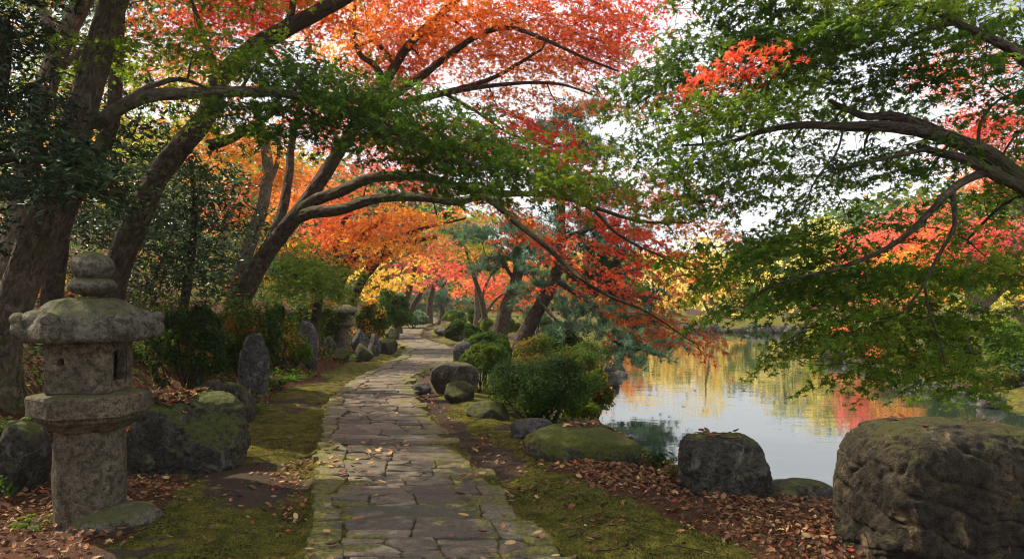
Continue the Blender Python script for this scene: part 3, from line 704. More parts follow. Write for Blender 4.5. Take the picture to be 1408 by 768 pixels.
def twigs(mb, P0, P1, P2, P3_, r0, r1, mi=1, ns=4, nr=6, col=None):
    """many thin curved twigs at once: cubic through P0..P3"""
    t = np.linspace(0, 1, nr)[None, :, None]
    q = (1 - t) ** 3 * P0[:, None] + 3 * (1 - t) ** 2 * t * P1[:, None] + 3 * (1 - t) * t ** 2 * P2[:, None] + t ** 3 * P3_[:, None]
    tg = norm(np.gradient(q, axis=1)); ref = np.array((.4, .3, .86)); A = norm(np.cross(tg, ref)); B = np.cross(tg, A)
    th = np.linspace(0, 2 * math.pi, ns, endpoint=False); rad = r0[:, None] + (r1 - r0)[:, None] * np.linspace(0, 1, nr)[None]
    V = q[:, :, None] + rad[:, :, None, None] * (A[:, :, None] * np.cos(th)[None, None, :, None] + B[:, :, None] * np.sin(th)[None, None, :, None])
    n = len(P0); base = (np.arange(n) * nr * ns)[:, None, None]
    i = np.arange(nr - 1)[:, None] * ns; j = np.arange(ns)[None]; j2 = (j + 1) % ns
    f1 = np.stack([i + j, i + j2, i + ns + j2, i + ns + j], -1).reshape(-1, 4)
    f = (f1[None] + base).reshape(-1, 4); uv = np.random.default_rng(1).random((n * nr * ns, 2)) * .05 + 1
    mb.add(V.reshape(-1, 3), f, col, mi=mi, uv=uv)
    return q
NLEAF = 0
def py_ok(r): return r > -30
def tree(name, label, cat, base, limbs, clumps, kind, lsize, mat, bark, seed, spray=.34, per=46, flat=.16, updn=.75, group=None, twig=True, px=True, flare=.45, freq=.9, r_tw=1., dens=1., push=0.):
    """base: (x,y) or None; limbs: [(pts, r0, r1)], first is the trunk; clumps: (px,py,rx,ry,D,depth,density,palette)"""
    global NLEAF
    rng = np.random.default_rng(seed)
    if px and push: clumps = [(a, b_, c, d, D + push * (1 if py_ok(b_) else 0), dt, e, p) for a, b_, c, d, D, dt, e, p in clumps]
    L = []
    for k, (pts, r0, r1) in enumerate(limbs):
        p = [at(*a) if px else np.array(a, float) for a in pts]
        if k == 0:
            p0 = p[0].copy(); g = gz1(p0[0], p0[1])
            if base is not None: b0 = np.array((base[0], base[1], gz1(*base) - .25)); p = [b0] + p
            elif p0[2] > g - .1: p = [np.array((p0[0] + (p0[0] - p[1][0]) * .15, p0[1], g - .25))] + p
        L.append((p, r0, r1))
    o0 = L[0][0][0]; org = np.array((o0[0], o0[1], o0[2] + .25))
    root = empty(name, org, label, cat, group)
    nodes = []; nrad = []
    for k, (p, r0, r1) in enumerate(L):
        near = px and L[0][0][-1][1] < 15
        q, rad, u = limb_curve(p, r0, r1, .035 if near and r0 > .06 else .08)
        mb = MB(); tube(mb, q, rad, u, (56 if r0 > .12 else 28) if near and r0 > .06 else 12, .09, seed + k * 3.3, flare if k == 0 else 0)
        mb.build('trunk' if k == 0 else 'limb', bark, root, org)
        st = max(1, len(q) // 60)
        nodes += list(q[::st][(0 if k else len(q[::st]) // 3):]); nrad += list(rad[::st][(0 if k else len(q[::st]) // 3):])
    nodes = np.array(nodes); nrad = np.array(nrad)
    ctr = nodes.mean(0); ctr[2] = nodes[:, 2].min()
    mb = MB(); S = []; SP = []; targets = []
    for ci, (cx, cy, rx, ry, D, dt, de, pal) in enumerate(clumps):
        if px: c = at(cx, cy, D); e = np.array((rx * D / F, dt, ry * D / F))
        else: c = np.array((cx, cy, D)); e = np.array((rx, dt, ry))
        la = 1.5 * lsize ** 2 * (.55 if kind in ('maple', 'tri') else .35)
        if kind.startswith('needle'): la = lsize ** 2 * .5
        nl = dens * de * math.pi * e[0] * e[2] / la
        ns = max(2, int(round(nl / per)))
        d = norm(rng.normal(0, 1, (ns, 3))); pts = c + d * (rng.random((ns, 1)) ** .42) * e
        S.append(pts); SP += [(ci, pal)] * ns; targets.append((c, .5 + .5 * e.max(), e))
    S = np.concatenate(S)
    # ---- branch growth: first to the clump centres, then to every spray
    if twig:
        tw = []
        def grow(T, rmin, k_len, rmax):
            nonlocal nodes, nrad
            dmin = np.min(np.linalg.norm(T[:, None] - nodes[None], axis=2), axis=1) if len(T) * len(nodes) < 4e6 else np.linalg.norm(T - ctr, axis=1)
            for i in np.argsort(dmin):
                dv = T[i] - nodes; dd = np.linalg.norm(dv, axis=1)
                j = int(np.argmin(dd * (1 + .25 * np.maximum(0, -dv[:, 2] / np.maximum(dd, .01)))))
                p0 = nodes[j]; Ln = dd[j]
                if Ln < .05: continue
                r0 = min(nrad[j] * .75, rmin + k_len * Ln, rmax)
                out = norm(T[i] - ctr); hor = np.array((out[0], out[1], .25))
                p1 = p0 + (T[i] - p0) * .33 + rng.normal(0, .09, 3) * Ln + np.array((0, 0, .10)) * Ln
                p2 = p0 + (T[i] - p0) * .68 + rng.normal(0, .09, 3) * Ln - hor * .05 * Ln + np.array((0, 0, .05)) * Ln
                r1 = max(rmin * .6, r0 * .45)
                tw.append((p0, p1, p2, T[i], r0, r1))
                t = np.linspace(.2, 1, max(2, min(8, int(Ln / .15))))[:, None]
                q = (1 - t) ** 3 * p0 + 3 * (1 - t) ** 2 * t * p1 + 3 * (1 - t) * t ** 2 * p2 + t ** 3 * T[i]
                nodes = np.vstack([nodes, q]); nrad = np.concatenate([nrad, r0 + (r1 - r0) * t[:, 0]])
        grow(np.array([c for c, _, _ in targets]), .006 * r_tw, .014 * r_tw, .05 * r_tw)
        grow(S, .0028 * r_tw, .006 * r_tw, .016 * r_tw)
        a = [np.array([x[k] for x in tw]) for k in range(6)]
        twigs(mb, a[0], a[1], a[2], a[3], a[4], a[5])
    ns = len(S); out = S - ctr; out[:, 2] *= .3; out = norm(out)
    tilt = norm(np.array((0, 0, 1.)) + out * .28 + rng.normal(0, .2, (ns, 3)))
    rs = spray * rng.uniform(.6, 1.35, ns)
    cnt = np.maximum(3, (per * (rs / spray) ** 2 * rng.uniform(.5, 1.4, ns)).astype(int)); I = np.repeat(np.arange(ns), cnt); n = len(I)
    h = norm(np.cross(tilt, np.array((.3, .5, .81)))); T = norm(out - tilt * (out * tilt).sum(1, keepdims=True)); Bv = np.cross(tilt, T)
    r = np.sqrt(rng.random(n)) * rs[I]; th = rng.uniform(0, 2 * math.pi, n)
    # leaves cluster along three or four side twigs
    kf = np.round(th / (2 * math.pi) * 5) * (2 * math.pi / 5); th = th * .45 + kf * .55
    a1 = r * np.cos(th) * 1.35; b1 = r * np.sin(th)
    z = -.22 * (r / spray) ** 2 * spray + rng.normal(0, flat * .45, n) * rs[I]
    C = S[I] + T[I] * a1[:, None] + Bv[I] * b1[:, None] + tilt[I] * z[:, None]
    N = norm(tilt[I] + rng.normal(0, updn, (n, 3)) + .25 * out[I] * (r / spray)[:, None])
    if kind.startswith('needle'): N = norm(tilt[I] * 1.0 + rng.normal(0, .35, (n, 3)) + .4 * T[I] * np.cos(th)[:, None])
    un = fbm(S * freq + seed, 3); un = np.clip((un - .5) * 2.1 + .5, 0, 1)[I] + rng.normal(0, .10, n)
    stray = rng.random(n) < .12; un = np.where(stray, rng.random(n), un); un = np.clip(un, 0, .999)
    col = np.zeros((n, 3)); ci = np.array([s[0] for s in SP])[I]
    for k in range(len(clumps)):
        mk = ci == k
        if mk.any(): col[mk] = pick(clumps[k][7], un[mk])
    col = col * rng.uniform(.72, 1.25, (n, 1)) * (1 + rng.normal(0, .06, (n, 3)))
    sz = lsize * rng.uniform(.65, 1.25, n)
    if twig and kind in ('maple', 'tri', 'oval'):
        m_ = 4; e = rng.uniform(0, 2 * math.pi, (ns, m_)); e = np.round(e / (2 * math.pi) * 5) * (2 * math.pi / 5)
        rr = rs[:, None] * rng.uniform(.6, 1.0, (ns, m_))
        E = S[:, None] + T[:, None] * (rr * np.cos(e) * 1.35)[..., None] + Bv[:, None] * (rr * np.sin(e))[..., None] - tilt[:, None] * (.22 * rr ** 2 / spray)[..., None]
        P0 = np.repeat(S, m_, 0); E = E.reshape(-1, 3); md = (P0 + E) / 2 + np.repeat(tilt, m_, 0) * .03
        q_ = np.full(len(E), .0024 * r_tw)
        twigs(mb, P0, md, md, E, q_, q_ * .5, ns=3, nr=3)
    put_leaves(mb, C, N, sz, np.clip(col, .003, .95), kind, rng); NLEAF += n
    mb.build('crown', [mat, bark], root, org)
    return root
def shrub(label, x, y, w, d, h, kind, lsize, n, pal, mat, seed, group=None, name='shrub', loose=.25, lobes=16, stems=12, base_z=None, cat='shrub', flatb=.25, nrm=.7):
    n = int(n * 1.7); lsize = lsize * .85
    rng = np.random.default_rng(seed); z0 = gz1(x, y) if base_z is None else base_z
    org = np.array((x, y, z0)); root = empty(name, org, label, cat, group)
    d_ = norm(rng.normal(0, 1, (lobes, 3))); d_[:, 2] = np.abs(d_[:, 2]) * 1.1 - flatb; d_ = norm(d_)
    e = np.array((w / 2, d / 2, h * .55)); ctr = org + np.array((0, 0, h * .43))
    lr = rng.uniform(.28, .5, lobes); LC = ctr + d_ * e * (1 - lr[:, None] * .85) * rng.uniform(1 - loose, 1 + loose * .3, (lobes, 1))
    wt = lr ** 2; I = rng.choice(lobes, n, p=wt / wt.sum())
    v = norm(rng.normal(0, 1, (n, 3)) + d_[I] * .9); rr = (1 - np.abs(rng.normal(0, .16 + .25 * loose, n)))
    es = np.array((min(w, 1.3 * h), min(d, 1.3 * h), h)) / 2 * 1.05
    C = LC[I] + v * (lr[I] * rr)[:, None] * es * 1.1
    C += (fbm(C * 7 / max(.5, w), 2)[:, None] - .5) * v * .25 * h
    keep = C[:, 2] > gz(C[:, 0], C[:, 1]) + .01; C = C[keep]; v = v[keep]; n = len(C)
    N = norm(v * nrm + np.array((0, 0, .5)) + rng.normal(0, .45, (n, 3)))
    un = np.clip((fbm(C * 2.2 / max(.4, w) + seed, 3) - .5) * 1.9 + .5 + rng.normal(0, .14, n), 0, .999)
    col = pick(pal, un) * (.78 if lsize < .1 else 1) * rng.uniform(.5, 1.5, (n, 1))
    mb = MB(); put_leaves(mb, C, N, lsize * rng.uniform(.6, 1.3, n), np.clip(col, .003, .95), kind, rng)
    root_o = mb.build('foliage', mat, root, org)
    if stems:
        P0 = org + np.column_stack([rng.normal(0, .06 * w, stems), rng.normal(0, .06 * d, stems), np.full(stems, -.05)])
        T = LC[rng.choice(lobes, stems)]; md = (P0 + T) / 2 + rng.normal(0, .06, (stems, 3)) * w
        mb = MB(); twigs(mb, P0, md, (md + T) / 2, T, np.full(stems, .014 * min(1.5, h + .3)), np.full(stems, .004), mi=0)
        P0b = np.repeat(T, 4, 0); T2 = P0b + rng.normal(0, .16, (stems * 4, 3)) * np.array((w, d, h)); twigs(mb, P0b, (P0b + T2) / 2, T2, T2, np.full(len(T2), .006), np.full(len(T2), .002), mi=0, ns=3, nr=4)
        mb.build('stem', M_BARK_M, root, org)
    return root
def spx(label, x0, x1, ytop, ybase, D, kind, lsize, n, pal, mat, seed, dep=.9, **k):
    w_ = (x1 - x0) / F * D; x = ((x0 + x1) / 2 - 704) / F * D; zb = CH - (ybase - HZ) / F * D; h = (ybase - ytop) / F * D
    yv = D + w_ * dep * .3; zb = min(zb, gz1(x, yv)) if k.get('base_z') is None else k.pop('base_z'); k.pop('base_z', None)
    top = CH - (ytop - HZ) / F * D
    return shrub(label, x, yv, w_, w_ * dep, top - zb, kind, lsize, n, pal, mat, seed, base_z=zb, **k)
# ================================================================ TREES
GRN = [(G3, 2), (G1, 4), (G2, 3), (G4, 1)]
GRNL = [(G1, 2), (G2, 4), (G4, 3)]
ORG = [(YELLOW, .8), (AMBER, 3), (ORANGE, 6), (CORAL, 2), (RED, 1)]
REDP = [(ORANGE, 2), (CORAL, 4), (RED, 5)]
# ---- near green maple with the long low branch
cl = [(200, 95, 70, 45, 7.0, .6, 1.0, GRNL), (270, 70, 80, 40, 6.9, .6, 1.1, GRNL), (360, 85, 90, 38, 6.7, .6, 1.5, GRNL), (430, 100, 80, 40, 6.6, .6, 1.8, GRN),
      (310, 135, 80, 45, 6.7, .6, 1.4, GRN), (390, 150, 90, 45, 6.5, .6, 1.8, GRN), (470, 135, 90, 52, 6.4, .6, 2.4, GRN), (540, 160, 90, 56, 6.3, .6, 2.6, GRN),
      (480, 190, 70, 30, 6.3, .5, 1.6, GRN), (600, 185, 85, 52, 6.2, .5, 2.4, GRN), (570, 220, 70, 36, 6.2, .5, 1.9, GRN), (660, 220, 80, 42, 6.1, .5, 2.3, GRN),
      (640, 255, 70, 22, 6.1, .5, 1.4, GRN), (725, 235, 75, 40, 6.0, .5, 2.3, GRN), (790, 245, 65, 34, 6.0, .5, 2.0, GRN), (825, 212, 48, 34, 6.0, .5, 1.5, [(G1, 3), (G2, 2), (OLIVE, 2), (RUST, 1)]),
      (410, 190, 60, 26, 6.5, .5, 1.0, GRN), (845, 265, 40, 22, 6.0, .4, 1.0, [(G1, 3), (OLIVE, 2), (RUST, 1)]), (250, -60, 200, 60, 6.5, 1.2, 1.6, GRN), (60, -90, 200, 70, 6.3, 1.2, 2.0, GRN), (130, -190, 320, 90, 6.5, 1.8, 1.8, GRN)]
tree('maple_tree', 'green-leaved maple at far left whose long low branch crosses the path overhead', 'tree', None,
     [([(2, 470, 7.2), (30, 390, 7.1), (62, 300, 7.0), (92, 215, 7.0), (122, 120, 7.0), (148, 30, 7.0), (178, -60, 7.0)], .19, .115),
      ([(138, 168, 6.95), (165, 148, 6.9), (205, 132, 6.85), (265, 128, 6.8), (335, 126, 6.7), (400, 130, 6.6), (440, 146, 6.5), (500, 166, 6.4), (560, 190, 6.3), (620, 215, 6.2), (700, 243, 6.1)], .075, .012),
      ([(130, 175, 7.0), (190, 128, 7.1), (235, 110, 7.2), (262, 112, 7.2), (290, 125, 7.2)], .05, .015),
      ([(400, 130, 6.6), (412, 112, 6.6), (420, 88, 6.6), (445, 95, 6.5)], .022, .008),
      ([(30, -10, 7), (80, -90, 6.8), (180, -160, 6.6)], .09, .03)],
     cl, 'maple', .042, M_LEAF, M_BARK_P, 101, spray=.36, per=80, dens=1.75, flat=.12, r_tw=1.35, push=.3)
# ---- dark leaning maple behind the lantern (red crown above)
cl = [(245, 18, 60, 38, 9.5, .8, 1.3, REDP), (320, 12, 80, 42, 9.5, .8, 1.5, REDP), (390, 30, 60, 30, 9.3, .8, 1.2, [(G4, 2), (LIME, 1), (ORANGE, 2), (CORAL, 4)]), (440, -10, 80, 40, 9.2, .8, 1.5, ORG),
      (210, 60, 40, 30, 10, .7, .6, ORG), (300, 60, 50, 22, 9.8, .7, .8, REDP), (520, -50, 120, 50, 9.2, 1, 1.4, ORG), (330, -90, 200, 70, 9.3, 1.5, 1.5, REDP), (640, -70, 120, 50, 9, 1, 1.3, ORG), (420, -170, 260, 70, 9, 2, 1.5, ORG)]
tree('maple_tree', 'dark-barked maple leaning right behind the near lantern with red leaves at the top', 'tree', None,
     [([(150, 425, 8.4), (168, 350, 8.5), (190, 300, 8.5), (215, 245, 8.6), (250, 200, 8.7), (283, 160, 8.8), (302, 110, 8.9), (340, 72, 9), (390, 42, 9), (432, 20, 9), (475, -4, 9), (540, -40, 9)], .185, .08),
      ([(288, 200, 8.75), (318, 190, 8.7), (350, 172, 8.6), (388, 148, 8.5)], .07, .025), ([(375, 50, 9), (400, 22, 9.1), (402, -20, 9.2)], .06, .03), ([(300, 110, 8.9), (280, 50, 9.3), (260, -10, 9.5)], .06, .02)],
     cl, 'maple', .05, M_LEAF, M_BARK_D, 102, spray=.45, per=75, dens=2.3, flat=.12, r_tw=1.3, push=.5)
# ---- the big arching maple whose limbs span the path
O2 = [(AMBER, 2), (ORANGE, 4), (RUST, 3), (CORAL, 2)]
cl = [(500, 50, 80, 55, 12, .9, 1.35, ORG), (560, 25, 80, 45, 12, .9, 1.2, O2), (585, 85, 70, 50, 12, .9, 1.0, ORG), (650, 50, 85, 55, 11.5, .9, 1.05, ORG), (720, 30, 85, 50, 11, .9, 1.35, ORG),
      (790, 35, 75, 50, 10.5, .9, 1.5, [(ORANGE, 3), (CORAL, 3), (RED, 3)]), (735, 85, 80, 36, 11, .8, 1.0, ORG), (805, 95, 55, 40, 10.5, .7, 1.4, [(ORANGE, 3), (CORAL, 3), (RED, 2)]), (850, 55, 45, 50, 10.5, .7, 1.2, REDP), (880, 20, 60, 30, 10.5, .7, .9, REDP),
      (680, 140, 60, 30, 11, .7, .8, O2), (770, 145, 70, 24, 10.8, .7, .6, O2), (830, 140, 50, 22, 10.5, .7, .7, ORG), (530, 110, 60, 40, 12, .8, .8, O2),
      (640, 200, 60, 40, 11, .7, .9, [(ORANGE, 2), (CORAL, 4), (RED, 2)]), (700, 185, 60, 36, 11, .7, 1.3, [(CORAL, 4), (RED, 4)]), (760, 205, 55, 36, 10.8, .7, 1.5, [(CORAL, 3), (RED, 5)]),
      (800, 275, 50, 32, 10, .6, 1.0, [(ORANGE, 2), (CORAL, 4), (RED, 2)]), (850, 310, 45, 26, 9.8, .6, 1.1, [(ORANGE, 1), (CORAL, 4), (RED, 3)]), (882, 358, 42, 34, 9.6, .6, 1.2, REDP), (905, 395, 36, 20, 9.6, .6, .6, REDP),
      (730, 310, 46, 24, 10, .6, .9, O2), (775, 345, 50, 22, 9.8, .6, .9, O2), (800, 385, 45, 20, 9.6, .6, .7, [(ORANGE, 4), (RUST, 2), (CORAL, 2)]), (700, 285, 40, 20, 10.2, .5, .9, O2), (815, 392, 46, 18, 9.6, .5, .9, O2), (860, 418, 40, 15, 9.5, .5, 1.0, [(ORANGE, 3), (CORAL, 3), (RUST, 2)]),
      (895, 438, 44, 16, 9.4, .5, 1.1, [(CORAL, 3), (RED, 2), (RUST, 2)]), (935, 458, 38, 13, 9.3, .5, 1.0, [(CORAL, 2), (RUST, 3), (RED, 2)]), (963, 474, 22, 12, 9.3, .4, 1.2, [(RUST, 3), (RED, 2)]),
      (880, 265, 50, 24, 9.8, .6, .9, [(CORAL, 3), (PINK, 2), (RUST, 2)]), (935, 270, 50, 26, 9.6, .6, .8, [(CORAL, 3), (PINK, 3), (RUST, 2)]), (960, 320, 50, 36, 9.5, .6, .7, [(RUST, 3), (ORANGE, 2), (OLIVE, 2), (AMBER, 2)]), (940, 365, 40, 24, 9.5, .5, .7, [(RUST, 3), (ORANGE, 2), (CORAL, 2)]),
      (650, -60, 160, 60, 11.5, 1.5, 1.4, ORG), (820, -60, 120, 50, 10.5, 1.2, 1.4, REDP)]
tree('maple_tree', 'broad maple left of the path with long arching limbs and orange red leaves', 'tree', None,
     [([(318, 445, 12.6), (338, 400, 12.5), (362, 355, 12.4), (388, 320, 12.3), (412, 290, 12.2), (436, 255, 12.2), (462, 215, 12.2), (490, 170, 12.2), (525, 120, 12.2), (560, 65, 12.1), (600, 25, 12), (640, -10, 12)], .205, .05),
      ([(400, 302, 12.3), (430, 292, 12.0), (468, 288, 11.7), (522, 272, 11.3), (580, 271, 11), (625, 277, 10.7), (668, 272, 10.4), (705, 302, 10.2), (743, 332, 10), (771, 357, 9.9), (802, 385, 9.7), (840, 408, 9.6), (890, 429, 9.4), (955, 472, 9.3)], .115, .006),
      ([(388, 318, 12.3), (425, 280, 12.1), (470, 262, 11.9), (505, 246, 11.6), (545, 242, 11.4), (590, 245, 11.2), (650, 262, 11), (700, 266, 10.7), (760, 268, 10.3), (820, 286, 10), (880, 304, 9.8), (945, 306, 9.6)], .12, .012),
      ([(770, 268, 10.3), (815, 288, 10.0), (842, 316, 9.9), (877, 338, 9.8), (905, 350, 9.7), (945, 370, 9.5)], .03, .01),
      ([(480, 185, 12.2), (530, 140, 12), (578, 106, 11.8), (622, 72, 11.6), (660, 48, 11.4), (700, 38, 11.2), (750, 55, 10.9), (800, 78, 10.6), (850, 98, 10.4)], .09, .014),
      ([(505, 150, 12.1), (560, 140, 11.9), (625, 124, 11.7), (680, 106, 11.5), (745, 68, 11.2)], .085, .02),
      ([(600, 130, 11.8), (660, 120, 11.4), (720, 114, 11.1), (770, 116, 10.8), (815, 130, 10.5)], .05, .012),
      ([(610, 128, 11.8), (650, 150, 11.4), (690, 178, 11.1), (730, 196, 10.9)], .035, .01),
      ([(365, 352, 12.4), (388, 290, 12.7), (398, 235, 12.9), (400, 205, 13), (412, 150, 13), (440, 80, 12.8)], .11, .04),
      ([(530, 112, 12.2), (515, 90, 12.2), (495, 75, 12.2), (487, 45, 12.2), (488, 0, 12.2)], .06, .025), ([(545, 90, 12.2), (515, 58, 12.3), (490, 62, 12.4), (478, 30, 12.5)], .05, .02)],
     cl, 'maple', .050, M_LEAF, M_BARK_M, 103, spray=.42, per=75, freq=.6, dens=2.25, flat=.12, r_tw=1.8, push=.7)
# ---- right foreground maple, trunk just out of frame
GR = [(G3, 1.5), (G1, 4), (G2, 5), (G4, 4), (LIME, .8)]
sp = [(890, 135, 55, 40, 1.3), (950, 105, 80, 45, 1.7), (1040, 75, 90, 45, 1.9), (1130, 45, 100, 50, 1.9), (1240, 45, 100, 50, 1.6), (1360, 40, 80, 50, 1.2), (905, 205, 55, 40, 1.2), (965, 170, 75, 42, 1.5), (1040, 140, 75, 34, 1.3),
      (1120, 115, 75, 38, 1.5), (1230, 115, 80, 40, 1.4), (1350, 110, 70, 40, .8), (975, 235, 60, 28, 1.0), (1040, 205, 60, 22, .8), (1000, 285, 55, 26, .8), (1110, 225, 70, 30, .9), (1190, 215, 70, 36, 1.2), (1270, 240, 70, 36, 1.2), (1370, 275, 50, 40, 1.0),
      (985, 345, 65, 30, 1.4), (1045, 330, 60, 28, 1.1), (960, 385, 50, 26, 1.3), (1030, 390, 60, 28, 1.4), (1010, 425, 60, 18, 1.1), (1100, 330, 60, 30, 1.1), (1095, 400, 60, 30, 1.4), (1150, 370, 65, 34, 1.3), (1215, 390, 65, 36, 1.4), (1290, 380, 65, 36, 1.3),
      (1110, 450, 50, 28, 1.5), (1085, 488, 32, 14, 1.3), (1165, 445, 55, 34, 1.5), (1230, 455, 60, 36, 1.7), (1310, 440, 60, 40, 1.4), (1195, 500, 40, 20, 1.2), (1260, 505, 50, 26, 1.7), (1310, 520, 40, 22, 1.5), (1390, 380, 40, 40, .9), (1160, 300, 60, 26, .8), (1230, 310, 60, 26, .7), (1330, 330, 60, 24, .6),
      (1150, 170, 70, 22, .8), (930, 235, 50, 30, 1.2), (985, 262, 60, 26, 1.0), (1055, 255, 50, 26, .9), (1090, 195, 50, 24, 1.0), (1020, 225, 50, 20, .7), (1150, 260, 60, 30, 1.0), (940, 290, 40, 24, .8), (1300, 180, 60, 30, .8), (1400, 180, 40, 50, .8), (1210, -20, 120, 40, 1.6), (1030, -10, 110, 40, 1.5), (1390, -20, 100, 40, 1.5), (930, 40, 40, 24, .6), (1200, -110, 320, 70, 1.8), (1500, 150, 90, 160, 1.4), (1480, 400, 60, 90, 1.0)]
rngc = np.random.default_rng(5)
cl = [(a, b_, c, d, 6.6 + rngc.uniform(-.5, .6), .55, e * (1.45 if b_ > 280 and a > 1080 else 1), GR) for a, b_, c, d, e in sp]
cl += [(1010, 92, 45, 12, 5.9, .2, 2.5, [(RUST, 2), (CORAL, 3), (RED, 3)]), (965, 122, 22, 10, 6.3, .2, 1.2, [(RUST, 2), (RED, 3)])]
tree('maple_tree', 'green-leaved maple reaching in from the right edge over the pond', 'tree', (6.4, 5.9),
     [([(1730, 420, 6.1), (1690, 330, 6.2), (1640, 270, 6.3), (1600, 120, 6.4), (1560, 0, 6.5), (1530, -120, 6.5)], .26, .12),
      ([(1640, 285, 6.3), (1540, 290, 6.35), (1470, 280, 6.4), (1408, 250, 6.5), (1365, 216, 6.5), (1330, 200, 6.55), (1290, 186, 6.6), (1225, 174, 6.6), (1165, 174, 6.6), (1100, 172, 6.6), (1050, 180, 6.6), (1000, 196, 6.6), (940, 200, 6.6)], .125, .010),
      ([(1300, 190, 6.55), (1262, 170, 6.65), (1225, 160, 6.7), (1190, 160, 6.75), (1160, 148, 6.8), (1140, 138, 6.8)], .07, .02),
      ([(1430, 268, 6.45), (1380, 246, 6.4), (1330, 220, 6.4), (1290, 210, 6.4), (1262, 200, 6.4)], .07, .03),
      ([(1372, 235, 6.45), (1345, 240, 6.4), (1312, 258, 6.3), (1280, 290, 6.25), (1240, 328, 6.2), (1190, 355, 6.2), (1140, 372, 6.2), (1095, 382, 6.2), (1050, 398, 6.2)], .042, .009),
      ([(1309, 262, 6.3), (1312, 285, 6.25), (1312, 312, 6.2), (1297, 340, 6.15), (1280, 370, 6.1), (1268, 395, 6.1), (1240, 430, 6.1)], .024, .008), ([(1272, 395, 6.1), (1278, 430, 6.1), (1292, 470, 6.1), (1300, 505, 6.1)], .013, .006),
      ([(1570, 120, 6.4), (1480, 130, 6.4), (1420, 92, 6.4), (1390, 68, 6.4), (1350, 48, 6.4), (1312, 28, 6.4), (1302, 0, 6.4), (1296, -40, 6.4)], .085, .02),
      ([(1320, 32, 6.4), (1290, 36, 6.4), (1260, 46, 6.4), (1240, 62, 6.4), (1222, 100, 6.4)], .02, .007), ([(1330, 40, 6.4), (1280, 15, 6.4), (1220, 6, 6.4), (1180, 20, 6.4)], .03, .009),
      ([(1345, 208, 6.5), (1348, 170, 6.5), (1370, 140, 6.5), (1408, 122, 6.5)], .018, .008), ([(1280, 205, 6.4), (1240, 212, 6.3), (1200, 222, 6.2), (1150, 232, 6.2)], .022, .007),
      ([(1160, 175, 6.6), (1150, 210, 6.5), (1120, 250, 6.4), (1100, 300, 6.3)], .012, .005)],
     cl, 'maple', .050, M_LEAF, M_BARK_M, 104, spray=.36, per=80, flare=.3, dens=2.85, flat=.12, r_tw=1.35, push=.35)
# ---- pale trunks far left
YG = [(G2, 2), (G4, 2), (LIME, 3), (YELLOW, 2), (AMBER, 1)]
tree('tree', 'pale smooth trunk half hidden at the left edge behind the green maple', 'tree', None,
     [([(2, 430, 9.2), (18, 360, 9.2), (28, 290, 9.3), (40, 200, 9.4), (70, 100, 9.5), (100, 30, 9.6), (140, -40, 9.7)], .2, .1), ([(62, 120, 9.5), (80, 70, 9.6), (60, 20, 9.7), (30, -30, 9.8)], .09, .05), ([(70, 100, 9.5), (100, 80, 9.6), (125, 52, 9.7)], .07, .03)],
     [(90, 100, 80, 50, 11, 1, .7, YG), (40, 60, 70, 50, 11, 1, .8, [(G1, 2), (G4, 2), (ORANGE, 2), (PINK, 1)]), (150, 150, 70, 50, 11, 1, .7, YG), (100, 10, 110, 50, 11, 1, 1.2, [(G3, 2), (G2, 2), (ORANGE, 2)]), (210, 110, 60, 40, 12, 1, .5, YG), (60, -90, 220, 80, 11, 2, 1.5, GRN)],
     'tri', .055, M_LEAF, M_BARK_P, 105, spray=.45, per=50, dens=2)
tree('tree', 'slim dark trunk standing directly behind the near lantern', 'tree', None,
     [([(72, 420, 9.0), (78, 360, 9.0), (92, 290, 9.1), (150, 180, 9.3), (160, 90, 9.4), (165, 0, 9.5)], .14, .07)],
     [(150, 200, 110, 70, 10, .9, 1.4, [(DG1, 3), (DG2, 3), (G3, 2)]), (170, 80, 40, 60, 10, .6, .8, [(DG1, 2), (G3, 2)])], 'lance', .10, M_GLOSS, M_BARK_D, 106, spray=.42, per=46, dens=2.4)
# ---- glossy evergreens on the left bank
DG = [(DG1, 4), (DG2, 4), (G3, 1)]
tree('camellia_tree', 'dark glossy evergreen hanging over the near lantern at the left edge', 'tree', None,
     [([(-60, 470, 6.6), (-50, 380, 6.6), (-40, 250, 6.6), (0, 120, 6.6), (10, 30, 6.6)], .13, .05), ([(-35, 230, 6.6), (30, 215, 6.4), (80, 220, 6.3), (130, 240, 6.2), (170, 270, 6.1)], .05, .012), ([(-20, 150, 6.6), (40, 120, 6.5), (80, 100, 6.4)], .04, .012)],
     [(20, 130, 60, 45, 6.4, .5, 1.7, DG), (60, 190, 80, 45, 6.3, .5, 2.0, DG), (120, 230, 70, 35, 6.2, .5, 2.1, DG), (40, 245, 70, 30, 6.2, .5, 1.8, DG), (150, 265, 45, 28, 6.1, .4, 1.7, DG), (20, 50, 60, 45, 6.6, .5, 1.6, DG), (20, 0, 60, 40, 6.6, .5, 1.3, DG), (-60, 150, 90, 160, 6.6, .8, 1.5, DG), (90, 150, 50, 25, 6.4, .4, 1.0, DG), (90, 205, 50, 30, 6.1, .3, 1.6, DG), (140, 245, 45, 26, 6.0, .3, 1.6, DG), (60, 265, 60, 20, 6.0, .3, 1.4, DG), (170, 295, 30, 16, 6.0, .25, 1.0, DG), (-20, 330, 40, 40, 6.6, .5, 1.2, DG)],
     'lance', .075, M_GLOSS, M_BARK_D, 107, spray=.28, per=44, dens=3.6, updn=.55)
